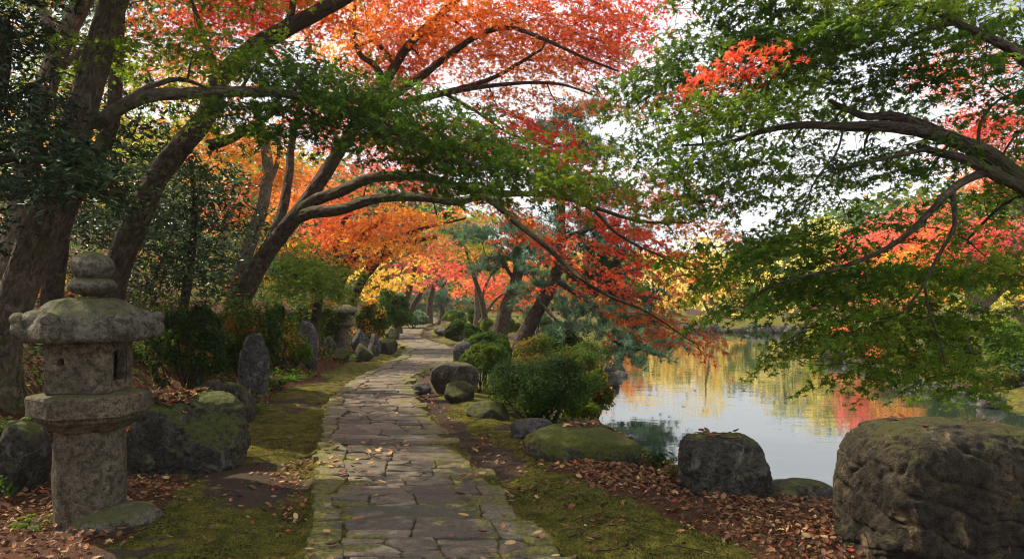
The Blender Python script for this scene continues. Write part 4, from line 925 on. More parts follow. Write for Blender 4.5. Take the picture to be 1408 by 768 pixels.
tree('camellia_tree', 'dark glossy evergreen filling the gap between the two dark leaning trunks', 'tree', None,
     [([(250, 440, 12.5), (262, 360, 12.5), (268, 280, 12.5), (262, 220, 12.5)], .1, .04)],
     [(260, 240, 70, 40, 12.5, 1, 1.8, DG), (220, 300, 60, 45, 12.5, 1, 1.8, DG), (290, 310, 65, 40, 12.3, 1, 1.8, DG), (250, 360, 80, 40, 12.2, 1, 1.8, DG), (200, 230, 40, 50, 12.5, .8, 1.2, [(DG2, 2), (G2, 2), (LIME, 1)]), (310, 270, 45, 40, 12.6, .8, 1.2, DG), (200, 380, 60, 40, 12.2, .8, 1.5, DG)],
     'lance', .11, M_GLOSS, M_BARK_D, 108, spray=.42, per=46, dens=2.4, updn=.55)
tree('camellia_tree', 'dark evergreen behind the slim dark trunk at the left edge', 'tree', None,
     [([(60, 450, 12), (40, 380, 12), (50, 280, 12)], .1, .04)],
     [(40, 330, 80, 60, 12, 1, 1.7, DG), (120, 310, 60, 50, 12, 1, 1.5, DG), (-30, 250, 60, 90, 12, 1, 1.5, DG), (100, 390, 70, 40, 11.8, .8, 1.5, DG), (20, 400, 70, 40, 11.5, .8, 1.5, DG)],
     'lance', .11, M_GLOSS, M_BARK_D, 109, spray=.42, per=46, dens=2.4, updn=.55)
# ---- second row, left of the path
tree('tree', 'pale slender trunk rising behind the arching maple', 'tree', None,
     [([(322, 400, 17), (345, 330, 17), (362, 280, 17), (368, 230, 17), (362, 190, 17), (350, 140, 17)], .2, .1), ([(365, 260, 17), (380, 228, 17.2), (385, 190, 17.4)], .08, .04)],
     [(340, 210, 70, 40, 17.5, 1.3, 1.2, [(LIME, 1), (AMBER, 2), (ORANGE, 4), (CORAL, 2)]), (400, 240, 60, 40, 18, 1.3, 1.1, [(AMBER, 2), (ORANGE, 4), (CORAL, 2)]), (330, 280, 50, 30, 18, 1, 1.0, [(ORANGE, 2), (CORAL, 3), (LIME, 1)]), (350, 320, 60, 30, 18, 1, 1.0, [(OLIVE, 2), (LIME, 3), (ORANGE, 1)]), (280, 180, 70, 60, 18, 1.5, 1.0, [(LIME, 2), (ORANGE, 2), (G2, 2)]), (250, 100, 90, 60, 18, 1.5, .9, [(ORANGE, 3), (CORAL, 2), (G2, 2)])],
     'tri', .075, M_LEAF, M_BARK_P, 110, spray=.5, per=50, dens=2.2)
tree('maple_tree', 'low weeping maple with bright green foliage above the pale standing stone', 'tree', None,
     [([(432, 455, 17), (436, 425, 17), (440, 400, 17), (432, 370, 17)], .16, .07), ([(438, 400, 17), (415, 385, 16.8), (390, 380, 16.6)], .05, .02)],
     [(420, 365, 60, 24, 16.8, .9, 2.2, GRNL), (455, 385, 45, 24, 16.6, .8, 2.2, GRNL), (395, 385, 45, 22, 16.5, .8, 1.8, GRNL), (430, 400, 50, 18, 16.4, .8, 1.8, GRNL), (470, 405, 26, 12, 16.4, .6, 1.5, GRNL), (395, 345, 35, 20, 17, .7, 1.3, GRNL)],
     'tri', .05, M_LEAF, M_BARK_D, 111, spray=.34, per=50, dens=1.8)
OC = [(AMBER, 1), (ORANGE, 4), (CORAL, 4), (PINK, 1)]
tree('maple_tree', 'orange maple with dark curved trunks behind the far lantern', 'tree', None,
     [([(452, 440, 22), (466, 390, 22), (488, 350, 22), (505, 320, 22), (530, 295, 22)], .26, .1), ([(480, 432, 22.5), (490, 400, 22.5), (508, 372, 22.5), (545, 340, 22.3), (600, 325, 22)], .18, .06), ([(470, 390, 22), (462, 350, 22), (470, 310, 22), (500, 270, 22)], .14, .05), ([(505, 372, 22.5), (520, 345, 22), (570, 318, 21.5), (640, 300, 21)], .1, .03)],
     [(430, 325, 60, 26, 21.5, 1.3, 1.7, OC), (480, 300, 60, 34, 21.5, 1.3, 1.5, OC), (530, 310, 60, 32, 21.5, 1.3, 1.5, OC), (565, 300, 50, 30, 21, 1.3, 1.1, OC), (510, 345, 60, 20, 21, 1.2, 1.6, [(AMBER, 3), (ORANGE, 4), (CORAL, 1)]), (570, 340, 50, 20, 21, 1.2, 1.4, [(AMBER, 2), (ORANGE, 4), (PINK, 1)]),
      (450, 255, 60, 34, 22, 1.3, 1.1, OC), (520, 215, 70, 40, 22, 1.5, 1.0, [(CORAL, 4), (PINK, 2), (ORANGE, 1)]), (600, 240, 60, 36, 22, 1.5, .8, [(CORAL, 4), (PINK, 2), (ORANGE, 1)]), (560, 180, 80, 40, 22, 1.5, .9, OC), (470, 160, 80, 50, 22, 1.5, 1.0, OC), (395, 270, 40, 40, 22, 1.2, 1.0, OC)],
     'tri', .085, M_LEAF, M_BARK_D, 112, spray=.55, per=50, freq=.5, dens=2.2)
tree('maple_tree', 'yellow-leaved tree with a leaning trunk where the path bends away', 'tree', None,
     [([(548, 438, 31), (558, 410, 31), (566, 385, 31), (572, 360, 31)], .22, .1), ([(562, 432, 32), (572, 412, 32), (584, 395, 32)], .16, .08)],
     [(545, 380, 30, 18, 30, 1.3, 1.4, [(YELLOW, 3), (AMBER, 4)]), (520, 395, 28, 16, 30, 1.2, 1.6, [(YELLOW, 4), (AMBER, 3), (LIME, 1)]), (575, 365, 30, 18, 30, 1.2, 1.3, [(YELLOW, 3), (AMBER, 3), (ORANGE, 2)]), (505, 372, 30, 18, 30, 1.2, 1.4, [(YELLOW, 4), (LIME, 1), (AMBER, 3)])],
     'tri', .11, M_LEAF, M_BARK_M, 113, spray=.6, per=50, r_tw=1.6, dens=2)
tree('maple_tree', 'crimson pink maple over the far end of the path', 'tree', None,
     [([(590, 436, 40), (592, 410, 40), (598, 385, 40), (600, 360, 40)], .22, .1)],
     [(600, 365, 42, 22, 39, 1.8, 1.8, [(CRIMSON, 3), (RED, 3), (PINK, 4)]), (630, 345, 40, 22, 39, 1.8, 1.4, [(PINK, 4), (CORAL, 3), (RED, 2)]), (575, 390, 22, 12, 39, 1.2, 1.2, [(CRIMSON, 3), (PINK, 3)]), (640, 375, 30, 18, 39, 1.5, 1.3, [(PINK, 3), (CORAL, 3)]), (615, 310, 60, 24, 41, 1.8, 1.0, [(PINK, 3), (CORAL, 3), (AMBER, 2)])],
     'tri', .13, M_LEAF, M_BARK_M, 114, spray=.75, per=50, r_tw=1.6, dens=2)
PN = [(PN3, 2), (PN1, 4), (PN2, 3)]
tree('pine_tree', 'small cloud-pruned pine at the far end of the path', 'tree', None,
     [([(605, 442, 46), (608, 425, 46), (602, 405, 46), (612, 388, 46)], .2, .08)],
     [(602, 400, 26, 7, 45.5, 1, 2.2, PN), (622, 412, 20, 6, 45, 1, 2.2, PN), (590, 415, 18, 6, 45, 1, 2.2, PN), (615, 386, 22, 8, 46, 1, 2., PN), (640, 395, 18, 8, 46, 1, 1.8, PN)],
     'needle_far', .28, M_NEEDLE, M_BARK_PINE, 115, spray=.6, per=40, r_tw=1.6, dens=2)
tree('maple_tree', 'multi-stemmed coral maple with pale slim stems behind the clipped mounds', 'tree', None,
     [([(655, 452, 34), (656, 420, 34), (654, 385, 34), (650, 360, 34)], .17, .06), ([(656, 435, 34), (664, 405, 34), (674, 380, 34), (690, 365, 34)], .10, .04), ([(660, 444, 33.5), (676, 418, 33.5), (690, 405, 33), (705, 398, 33)], .10, .04)],
     [(650, 385, 34, 18, 35, 1.6, 1.2, [(PINK, 3), (CORAL, 4), (ORANGE, 2)]), (685, 395, 36, 20, 36, 1.6, 1.5, [(CORAL, 4), (RED, 2), (PINK, 2)]), (720, 410, 30, 18, 36, 1.5, 1.5, [(CORAL, 4), (RED, 2)]), (700, 365, 30, 16, 36, 1.5, 1.0, [(CORAL, 3), (ORANGE, 3)]), (662, 350, 36, 16, 35, 1.5, 1.0, [(AMBER, 2), (ORANGE, 3), (CORAL, 3)]), (740, 385, 30, 18, 37, 1.5, 1.2, [(CORAL, 3), (ORANGE, 2)])],
     'tri', .12, M_LEAF, M_BARK_P, 116, spray=.7, per=50, r_tw=1.5, dens=2)
# ---- pines on the point
def pads(lst, D, de=2.4, dt=.55): return [(a, b_, c, d, D + (e if True else 0), dt, de, PN) for a, b_, c, d, e in lst]
tree('pine_tree', 'slender grey-trunked pine leaning behind the dark pine', 'tree', None,
     [([(686, 462, 25), (694, 430, 25), (704, 400, 25), (712, 375, 25), (712, 345, 25), (722, 315, 25)], .3, .12), ([(708, 385, 25), (690, 362, 25), (668, 352, 25)], .08, .03), ([(712, 350, 25), (735, 335, 25), (760, 330, 25)], .07, .03)],
     pads([(680, 348, 36, 12, 0), (710, 335, 36, 12, 0), (655, 330, 30, 10, .4), (740, 340, 30, 12, 0), (700, 310, 40, 14, .6), (665, 365, 22, 9, -.3), (730, 372, 26, 10, .3), (640, 318, 26, 10, .8), (760, 400, 26, 12, 2), (720, 430, 22, 8, 2)], 25, 2.0, .9),
     'needle', .26, M_NEEDLE, M_BARK_PINE, 117, spray=.45, per=30, flat=.3, r_tw=1.3, dens=3.6)
tree('pine_tree', 'dark leaning pine at the water with low boughs spreading over the pond', 'tree', None,
     [([(716, 474, 17.6), (734, 436, 17.6), (752, 404, 17.5), (766, 372, 17.5), (771, 335, 17.5), (771, 300, 17.5), (774, 250, 17.5), (782, 200, 17.6)], .22, .07),
      ([(764, 385, 17.5), (790, 402, 17.3), (822, 425, 17.1), (838, 462, 16.9), (868, 480, 16.8), (890, 478, 16.8)], .075, .025), ([(771, 330, 17.5), (800, 318, 17.5), (835, 312, 17.5), (865, 330, 17.5)], .06, .025), ([(752, 404, 17.5), (738, 398, 17.6), (722, 400, 17.7), (700, 410, 17.7)], .05, .02),
      ([(772, 360, 17.5), (800, 372, 17.7), (840, 380, 17.9)], .05, .02), ([(745, 418, 17.4), (765, 440, 17.1), (790, 460, 16.9), (800, 480, 16.8)], .045, .018), ([(774, 260, 17.5), (800, 240, 17.5), (830, 235, 17.5)], .05, .02)],
     pads([(860, 455, 42, 13, -.6), (890, 470, 34, 13, -.7), (840, 435, 40, 12, -.2), (872, 485, 36, 9, -.9), (905, 482, 20, 8, -.7), (800, 425, 36, 12, .3), (830, 400, 44, 14, .6), (870, 405, 36, 14, .8), (800, 380, 40, 14, .7), (850, 365, 44, 14, 1), (815, 340, 44, 14, .6), (765, 320, 34, 12, .8), (850, 325, 40, 14, 1.2), (800, 300, 44, 14, 1), (745, 360, 30, 10, .6), (780, 450, 30, 10, .2),
           (820, 265, 44, 16, 1), (770, 250, 40, 14, 1), (790, 205, 44, 16, 1), (770, 175, 34, 14, 1.2), (800, 150, 34, 14, 1.2), (725, 395, 24, 9, .6), (880, 435, 40, 14, 0)], 17.2, 2.3, .75),
     'needle', .19, M_NEEDLE, M_BARK_PINE, 118, spray=.36, per=30, flat=.35, dens=4)
# ---- far shore
fs = [('golden maple on the far shore left of the low branches', 905, 52, [(PALEY, 4), (YELLOW, 4), (AMBER, 2)], 36, 66), ('tall yellow tree in the middle of the far shore', 975, 54, [(PALEY, 6), (YELLOW, 2), (LIME, 1)], 34, 84),
      ('orange tree on the far shore behind the pine boughs', 850, 50, [(ORANGE, 4), (AMBER, 3), (CORAL, 2)], 40, 60), ('pale yellow tree on the far shore seen under the right branches', 1075, 53, [(PALEY, 5), (YELLOW, 2), (LIME, 2)], 36, 80),
      ('yellow green tree at the right end of the far shore', 1140, 56, [(PALEY, 4), (YELLOW, 1), (LIME, 4)], 46, 100), ('salmon maple near the right corner of the far shore', 1205, 44, [(PINK, 4), (CORAL, 4), (AMBER, 1)], 55, 95),
      ('dull green tree on the far shore between two yellow trees', 1025, 58, [(G1, 3), (G2, 3), (OLIVE, 2)], 26, 62), ('amber tree beyond the salmon maple', 1275, 40, [(AMBER, 4), (ORANGE, 3), (YELLOW, 2)], 60, 90)]
for k, (lab, pxx, D, pal, rx, ht) in enumerate(fs):
    rg = np.random.default_rng(300 + k); yb_ = 447
    c = [(pxx + rg.uniform(-.8, .8) * rx, yb_ - 18 - ht * u, rx * rg.uniform(.35, .6), ht * rg.uniform(.14, .24), D + rg.uniform(-1.5, 1.5), 2.0, 1.5, pal) for u in np.linspace(.12, 1.25, 11)]
    tree('far_shore_tree', lab, 'tree', None, [([(pxx, yb_, D), (pxx + rg.uniform(-6, 6), yb_ - .35 * ht, D), (pxx + rg.uniform(-10, 10), yb_ - .9 * ht, D)], .26, .08), ([(pxx, yb_ - .2 * ht, D), (pxx + rg.choice([-1, 1]) * rx * .5, yb_ - .6 * ht, D)], .12, .05)],
         c, 'oval', .24, M_LEAF, M_BARK_M, 310 + k, spray=1.0, per=60, freq=.35, r_tw=1.8, dens=1.8)
# ---- right bank
tree('maple_tree', 'thick-trunked crimson and orange maple on the right bank', 'tree', None,
     [([(1346, 452, 21), (1344, 425, 21), (1338, 395, 21), (1336, 370, 21), (1330, 340, 21), (1315, 300, 21)], .36, .14), ([(1346, 424, 21), (1362, 412, 21), (1378, 398, 21), (1400, 385, 21), (1440, 370, 21)], .14, .06), ([(1336, 375, 21), (1365, 345, 21), (1400, 330, 21)], .12, .05)],
     [(1350, 325, 50, 24, 21, 1.2, 1.9, [(CRIMSON, 4), (PINK, 3), (RED, 1)]), (1390, 320, 40, 24, 21, 1.2, 1.6, [(CRIMSON, 4), (PINK, 3)]), (1300, 345, 45, 26, 21, 1.2, 1.4, [(PINK, 3), (CORAL, 4), (ORANGE, 2)]), (1350, 360, 50, 20, 21, 1.2, 1.2, [(AMBER, 3), (ORANGE, 4), (YELLOW, 1)]), (1280, 300, 50, 30, 21.5, 1.4, 1.3, [(CORAL, 4), (PINK, 3), (ORANGE, 2)]),
      (1370, 240, 60, 40, 22, 1.6, 1.4, [(CORAL, 3), (ORANGE, 4), (PINK, 2)]), (1350, 180, 60, 40, 22, 1.6, 1.4, [(CORAL, 4), (RED, 2), (PINK, 2)]), (1400, 170, 50, 50, 22, 1.6, 1.4, [(CORAL, 4), (RED, 2), (ORANGE, 2)]), (1400, 380, 40, 26, 21, 1.2, 1.0, [(AMBER, 3), (YELLOW, 2), (LIME, 2)]), (1330, 100, 80, 50, 22, 1.6, .9, [(ORANGE, 4), (CORAL, 3)]), (1290, 400, 40, 20, 20.5, 1, 1.0, [(PINK, 3), (AMBER, 2)]), (1230, 330, 40, 26, 22, 1.2, 1.1, [(PINK, 4), (CORAL, 4)])],
     'tri', .08, M_LEAF, M_BARK_P, 119, spray=.55, per=50, freq=.5, dens=2)
tree('tree', 'light-barked tree with lime and yellow leaves at the right picture edge', 'tree', None,
     [([(1402, 442, 28), (1400, 400, 28), (1398, 340, 28), (1405, 280, 28)], .3, .14)],
     [(1390, 400, 36, 26, 28, 1.5, 1.5, [(LIME, 4), (YELLOW, 4)]), (1430, 360, 40, 40, 28, 1.5, 1.2, [(LIME, 3), (AMBER, 3)]), (1360, 410, 34, 20, 28, 1.3, 1.3, [(LIME, 4), (PALEY, 3)])], 'tri', .11, M_LEAF, M_BARK_P, 120, spray=.7, per=50, r_tw=1.4, dens=1.8)
# ---- the wood behind everything
rng = np.random.default_rng(77); mb = MB()
N_ = 110000
ang = rng.uniform(R(-50), R(50), N_); Dd = rng.uniform(62, 92, N_); hz_ = rng.random(N_) ** 1.2
X = np.tan(ang) * Dd; Y = Dd; X = np.clip(X, -90, 90)
hmax = 1.8 + 3.5 * fbm(np.column_stack([X * .09, Y * .03, 0 * X]), 3) + smst(2, -8, X) * 7 + smst(26, 40, X) * 6
Z = hz_ * hmax + gz(X, Y) * 1.0
C = np.column_stack([X, Y, Z]); C += rng.normal(0, .8, C.shape)
u = np.clip((fbm(np.column_stack([X * .12, Y * .08, Z * .12]), 3) - .5) * 2.4 + .5 + rng.normal(0, .07, N_), 0, .999)
col = pick([(DG2, 3), (G1, 3), (G2, 2), (OLIVE, 2), (LIME, 1), (AMBER, 2), (ORANGE, 1)], u) * rng.uniform(.7, 1.25, (N_, 1))
put_leaves(mb, C, norm(np.array((0, -.5, .7)) + rng.normal(0, .5, C.shape)), .62 * rng.uniform(.6, 1.3, N_), col, 'wide', rng)
tag(mb.build('far_wood', M_LEAF), 'mixed autumn wood closing the view behind the garden', 'wood', kind='stuff')
# ---- evergreen added out of view at left to shade the lantern and near path
tree('evergreen_tree', 'tall dense evergreen added out of view left of the viewer to shade the near lantern', 'tree', None,
     [([(-6.6, 2.6, 0.2), (-6.5, 2.6, 2.5), (-6.3, 2.5, 5), (-6.2, 2.4, 8)], .24, .1), ([(-6.4, 2.6, 3.6), (-5.4, 3.2, 4.6), (-4.2, 3.6, 5.2)], .09, .03)],
     [(-6.5, 3.5, 1.6, 1.3, 5.2, 1.4, 1.2, DG), (-5.2, 2.2, 1.5, .9, 5.6, 1.4, 1.0, DG), (-7.4, 1.8, 1.6, 1.4, 5.4, 1.4, 1.2, DG), (-6.2, 2.5, 1.6, 1.2, 7.4, 1.6, 1.0, DG), (-4.2, 3.4, 1.3, .6, 5.9, 1.2, .9, DG), (-8, 5.2, 1.6, 1.4, 4.8, 1.5, 1.2, DG), (-7.5, 4.4, 1.6, 1.2, 6.8, 1.5, 1.0, DG)],
     'lance', .12, M_GLOSS, M_BARK_D, 130, px=False)
# ---- ground cover on the left bank
rng = np.random.default_rng(64); N_ = 150000
Y = 5 + 50 * rng.random(N_) ** 1.6; dl_ = np.interp(Y, [5, 10, 60], [2.4, .9, 1.0]) + 16 * rng.random(N_) ** 1.5 * np.interp(Y, [5, 15, 50], [.35, .6, 1]); X = pc(Y) - ph(Y) - dl_
q = np.column_stack([X, Y, 0 * X]); dn = fbm(q * .8 + 70, 4); hh = smst(.42, .75, dn); kp = rng.random(N_) < (.05 + hh) * np.interp(dl_ , [.8, 2.2, 5], [.15, .7, 1]); X, Y, q, hh, dl_ = X[kp], Y[kp], q[kp], hh[kp], dl_[kp]
Z = gz(X, Y) + (.03 + rng.random(len(X)) ** .7 * hh * np.interp(dl_, [1, 3, 8], [.25, .8, 1.6]))
u = np.clip((fbm(q * 1.1 + 12, 3) - .5) * 2 + .5 + rng.normal(0, .12, len(X)), 0, .999)
col = pick([(DG1, 3), (DG2, 4), (G3, 4), (G1, 3), (OLIVE, 2), (G4, 1), (RUST, 1)], u) * rng.uniform(.7, 1.25, (len(X), 1))
mb = MB(); put_leaves(mb, np.column_stack([X, Y, Z]), np.array((0, 0, .8)) + rng.normal(0, .55, (len(X), 3)), np.interp(Y, [5, 15, 50], [.055, .075, .2]) * rng.uniform(.6, 1.3, len(X)), col, 'oval', rng)
tag(mb.build('undergrowth', M_LEAF), 'dark leafy undergrowth covering the left bank', 'undergrowth', kind='stuff')
tree('evergreen_tree', 'dense dark evergreen on the upper bank behind the left trunks', 'tree', None,
     [([(60, 430, 15), (70, 340, 15), (90, 220, 15), (110, 80, 15)], .2, .08)],
     [(30, 150, 90, 70, 15, 1.2, 1.1, DG), (120, 200, 90, 60, 15, 1.2, 1.2, DG), (200, 160, 70, 60, 15.5, 1.2, .9, [(DG2, 3), (G3, 3), (LIME, 1)]), (40, 290, 90, 50, 15, 1.2, 1.3, DG), (170, 300, 90, 60, 15, 1.2, 1.3, DG), (250, 330, 80, 50, 15, 1.2, 1.2, DG), (60, 60, 90, 50, 15, 1.2, .8, [(DG2, 3), (G3, 3), (G4, 1)]), (220, 240, 70, 50, 15, 1.2, 1.1, DG), (300, 380, 80, 50, 15.5, 1.2, 1.2, [(DG2, 3), (G3, 3), (G2, 1)]), (110, 120, 50, 40, 14, 1, .8, DG)],
     'lance', .15, M_GLOSS, M_BARK_D, 131, spray=.55, per=44, dens=2.2, updn=.55)
tree('maple_tree', 'soft pale-green maple over the middle of the far path', 'tree', None,
     [([(668, 455, 30), (664, 420, 30), (652, 380, 30), (640, 340, 30)], .16, .06)],
     [(635, 325, 40, 20, 29, 1.5, 1.6, [(G4, 3), (G2, 3), (LIME, 2)]), (600, 318, 34, 18, 29, 1.5, 1.2, [(G4, 3), (LIME, 2), (AMBER, 1)]), (660, 345, 34, 16, 29, 1.4, 1.2, [(G4, 3), (G2, 3)]), (640, 290, 50, 18, 30, 1.6, 1.0, [(G4, 3), (LIME, 3), (YELLOW, 1)]), (690, 300, 36, 18, 30, 1.5, .9, [(G4, 3), (G2, 2)])],
     'tri', .10, M_LEAF, M_BARK_M, 132, spray=.7, per=60, dens=2)
tree('pine_tree', 'soft green pine beyond the clipped domes at the end of the path', 'tree', None,
     [([(575, 440, 52), (572, 410, 52), (578, 380, 52)], .2, .08)],
     [(575, 385, 30, 8, 52, 1.5, 2., PN), (560, 405, 26, 8, 51, 1.5, 2., PN), (592, 402, 24, 8, 51, 1.5, 2., PN), (575, 422, 26, 8, 51, 1.5, 2., PN), (620, 428, 30, 10, 53, 2, 2., PN), (650, 420, 30, 12, 54, 2, 2., PN)],
     'needle_far', .28, M_NEEDLE, M_BARK_PINE, 133, spray=.7, per=40, r_tw=1.6, dens=2.4)
# ================================================================ SHRUBS AND LOW PLANTS
AZ = [(G3, 3), (G1, 4), (G2, 2), (OLIVE, 1)]
CLIP = [(DG2, 1), (G3, 4), (G1, 3)]
MXD = [(DG2, 3), (G3, 3), (OLIVE, 2), (RUST, 1), ((.3, .1, .04), 1)]
# right of the path
spx('big dark azalea bush at the bend right of the path', 672, 832, 487, 590, 9.3, 'oval', .042, 17000, [(DG2, 4), (G3, 4), (G1, 2), (G4, .4)], M_LEAF, 401, loose=.55, lobes=34, stems=26)
for k, (x0, x1, yt, yb, D, n, ls, pal, lab) in enumerate([
        (630, 700, 470, 535, 12.5, 6000, .05, AZ, 'rounded azalea left of the big dark azalea bush'),
        (690, 790, 462, 520, 13.5, 7000, .055, [(G1, 3), (OLIVE, 3), (RUST, 1), (G2, 2)], 'rust-tinted azalea behind the big dark azalea bush'),
        (775, 850, 462, 520, 14.5, 6000, .06, [(G1, 4), (OLIVE, 3), (AMBER, .6), (G3, 2)], 'olive shrub with amber tips at the foot of the dark pine'),
        (735, 800, 440, 478, 18.5, 5000, .07, CLIP, 'clipped mound just right of the dark pine trunk'),
        (640, 705, 455, 492, 17.5, 6000, .06, [(G3, 3), (G1, 4), (G2, 1)], 'bright clipped mound left of the dark pine trunk'),
        (608, 662, 440, 470, 24., 5000, .08, CLIP, 'round clipped bush touching the far path on its right side'),
        (660, 718, 432, 462, 28., 5000, .09, [(G2, 3), (G4, 3), (LIME, 2)], 'lime clipped bush behind the slender pine'),
        (625, 668, 424, 446, 37., 4000, .11, CLIP, 'broad clipped dome below the coral maple stems'),
        (605, 640, 426, 444, 44., 3000, .13, [(G2, 3), (G4, 3)], 'pale green clipped dome at the very end of the path'),
        (795, 845, 505, 545, 12.2, 5000, .055, [(G1, 3), (OLIVE, 2), (G3, 2), (AMBER, .4)], 'low shrub at the waterline below the pine boughs'),
        (715, 760, 425, 452, 30., 4000, .09, [(G1, 3), (OLIVE, 2), (LIME, 2)], 'yellow-green bush behind the dark pine trunk')]):
    spx(lab, x0, x1, yt, yb, D, 'oval', ls, n, pal, M_LEAF, 410 + k, loose=.12, lobes=18, stems=8)
spx('small bright green bush at the water below the azalea', 768, 830, 545, 590, 10.2, 'oval', .05, 2600, [(G2, 3), (G4, 3), (LIME, 1)], M_LEAF, 430, loose=.3)
# left of the path
for k, (x0, x1, yt, yb, D, n, ls, pal, lab) in enumerate([
        (195, 300, 395, 530, 9.6, 5200, .065, MXD, 'loose twiggy azalea with rusty leaves behind the big mossy boulder'),
        (280, 385, 400, 505, 11.2, 6500, .065, [(DG2, 3), (G3, 4), (G1, 2), (OLIVE, 2), (RUST, .7)], 'feathery green shrub at the foot of the arching maple'),
        (355, 405, 405, 500, 14.0, 4500, .07, [(G3, 3), (G1, 3), (LIME, 1), (AMBER, .6)], 'yellow-green shrub right of the arching maple trunk'),
        (390, 470, 410, 470, 18.5, 4500, .08, MXD, 'dark loose shrub behind the pale standing stone'),
        (486, 534, 412, 470, 22.5, 5000, .09, [(G3, 3), (G1, 3), (AMBER, 2), (YELLOW, 1)], 'yellow-flecked bush right behind the far lantern'),
        (508, 560, 396, 455, 27., 6000, .10, [(G3, 3), (G1, 4), (G2, 2)], 'dark green rounded bush between the far lantern and yellow tree'),
        (545, 590, 425, 450, 35., 3500, .12, [(G1, 3), (PN2, 3)], 'grey-green bush on the left of the path far bend'),
        (180, 260, 420, 500, 10.8, 3500, .07, [(DG2, 3), (G3, 3), (OLIVE, 1)], 'dark shrub on the slope behind the near lantern roof'),
        (-60, 60, 430, 540, 8.6, 4500, .07, [(DG1, 3), (DG2, 3), (OLIVE, 1)], 'dark shrub at the left edge behind the near lantern'),
        (60, 180, 440, 540, 9.8, 3800, .07, [(DG2, 3), (G3, 2), (OLIVE, 1)], 'dark sparse shrub hidden by the near lantern'),
        (375, 425, 455, 500, 14.4, 2600, .06, [(G1, 3), (G2, 3), (RUST, 1)], 'small shrub left of the pale standing stone'),
        (430, 475, 430, 470, 19.8, 3000, .08, [(OLIVE, 3), (LIME, 2), (AMBER, 1)], 'olive bush left of the far lantern')]):
    spx(lab, x0, x1, yt, yb, D, 'tri' if k in (1, 2, 10) else 'oval', ls * (.62 if k in (1, 2, 10) else 1), n, pal, M_LEAF, 440 + k, loose=.45 if k in (0, 1, 2, 7, 8, 9) else .2, lobes=22, stems=18 if k < 3 else 8)
# far shore hedge bushes and right bank bushes
for k in range(9):
    px_ = 860 + k * 38; D = 48.5 + (k % 3) * .8
    spx('golden low bush in the row behind the far shore stones', px_ - 26, px_ + 26, 430 + (k * 7) % 9, 453, D, 'oval', .22, 1500, [(AMBER, 2), (YELLOW, 4), (PALEY, 3)], M_LEAF, 470 + k, group='golden bushes along the far shore', stems=0, lobes=12)
for k, (x0, x1, yt, yb, D, n, ls, pal, lab) in enumerate([
        (1375, 1470, 440, 545, 15.5, 6000, .09, [(PN2, 2), (G1, 3), (G2, 3)], 'spreading blue-green shrub on the right bank at the picture edge'),
        (1280, 1350, 455, 520, 18.0, 4500, .09, [(G3, 3), (G1, 3), (OLIVE, 2)], 'dark shrub below the thick-trunked maple on the right bank'),
        (1340, 1420, 500, 550, 15.2, 3500, .08, [((.16, .07, .03), 3), (OLIVE, 3), (G3, 2)], 'rusty dry shrub just above the right waterline'),
        (1190, 1260, 455, 505, 22., 3500, .1, [(LIME, 3), (OLIVE, 2), (PINK, 1), (AMBER, 2)], 'lime and amber shrub above the right waterline'),
        (1120, 1190, 440, 485, 28., 3500, .12, [(PINK, 2), (AMBER, 2), (LIME, 3)], 'pink-tinted shrub at the far end of the right bank'),
        (1250, 1300, 480, 525, 19., 2500, .09, [(PINK, 2), (RUST, 2), (OLIVE, 3)], 'small reddish shrub by the stones of the right bank'),
        (1350, 1410, 430, 470, 19., 3000, .1, [(LIME, 3), (G4, 3)], 'bright green bush right of the thick-trunked maple')]):
    spx(lab, x0, x1, yt, yb, D, 'oval', ls, n, pal, M_LEAF, 490 + k, loose=.3, lobes=18, stems=8)
# ---- ferns and arching plants
def fern(label, x, y, size, nf, pal, seed, name='fern', cat='fern', wd=.16, up=.75, group=None, z=None):
    rng = np.random.default_rng(seed); z0 = gz1(x, y) if z is None else z; mb = MB(); V = []; 
    for k in range(nf):
        a = 2 * math.pi * k / nf + rng.uniform(-.4, .4); L = size * rng.uniform(.7, 1.2); e = up * rng.uniform(.6, 1.3)
        n = 13; t = np.linspace(0, 1, n); rr = L * t * math.cos(e); zz = L * (t * math.sin(e) - .62 * t ** 2 * math.sin(e) * 1.15)
        c = np.column_stack([x + rr * math.cos(a), y + rr * math.sin(a), z0 + .02 + zz]); s_ = np.array((-math.sin(a), math.cos(a), 0.))
        for sd in (-1, 1):
            C = c[2:] + s_ * sd * (wd * L * np.sin(math.pi * np.clip(t[2:] * .95, 0, 1)) ** .7 * .5)[:, None]
            w_ = wd * L * np.sin(math.pi * np.clip(t[2:] * .95, .05, 1)) ** .7; pw = L / n * .36
            b_ = c[2:]; tg = np.gradient(c, axis=0)[2:]; tg = norm(tg)
            q = np.stack([b_ - tg * pw, b_ + s_ * sd * (w_ * .55)[:, None] - tg * pw * .2 + [0, 0, .006], b_ + s_ * sd * w_[:, None] + tg * pw * 1.3 - np.array((0, 0, 1)) * (w_ * .25)[:, None], b_ + s_ * sd * (w_ * .5)[:, None] + tg * pw * 1.3], 1)
            m_ = len(q); mb.add(q.reshape(-1, 3), np.arange(4 * m_).reshape(m_, 4), np.repeat(pick(pal, rng.random(m_) * .3 + rng.random() * .69) * rng.uniform(.7, 1.2), 4, 0), smooth=False)
        P0 = c[:1]; twigs(mb, P0, c[4:5], c[8:9], c[-1:], np.array([.004]), np.array([.0015]), mi=0, ns=3, nr=6, col=np.array((.04, .06, .02)))
    return tag(mb.build(name, M_LEAF, None, np.array((x, y, z0))), label, cat, group)
def gpx(px_, row, D): p = at(px_, row, D); return p[0], p[1]
FP = [(G1, 3), (G2, 3), (G4, 1)]
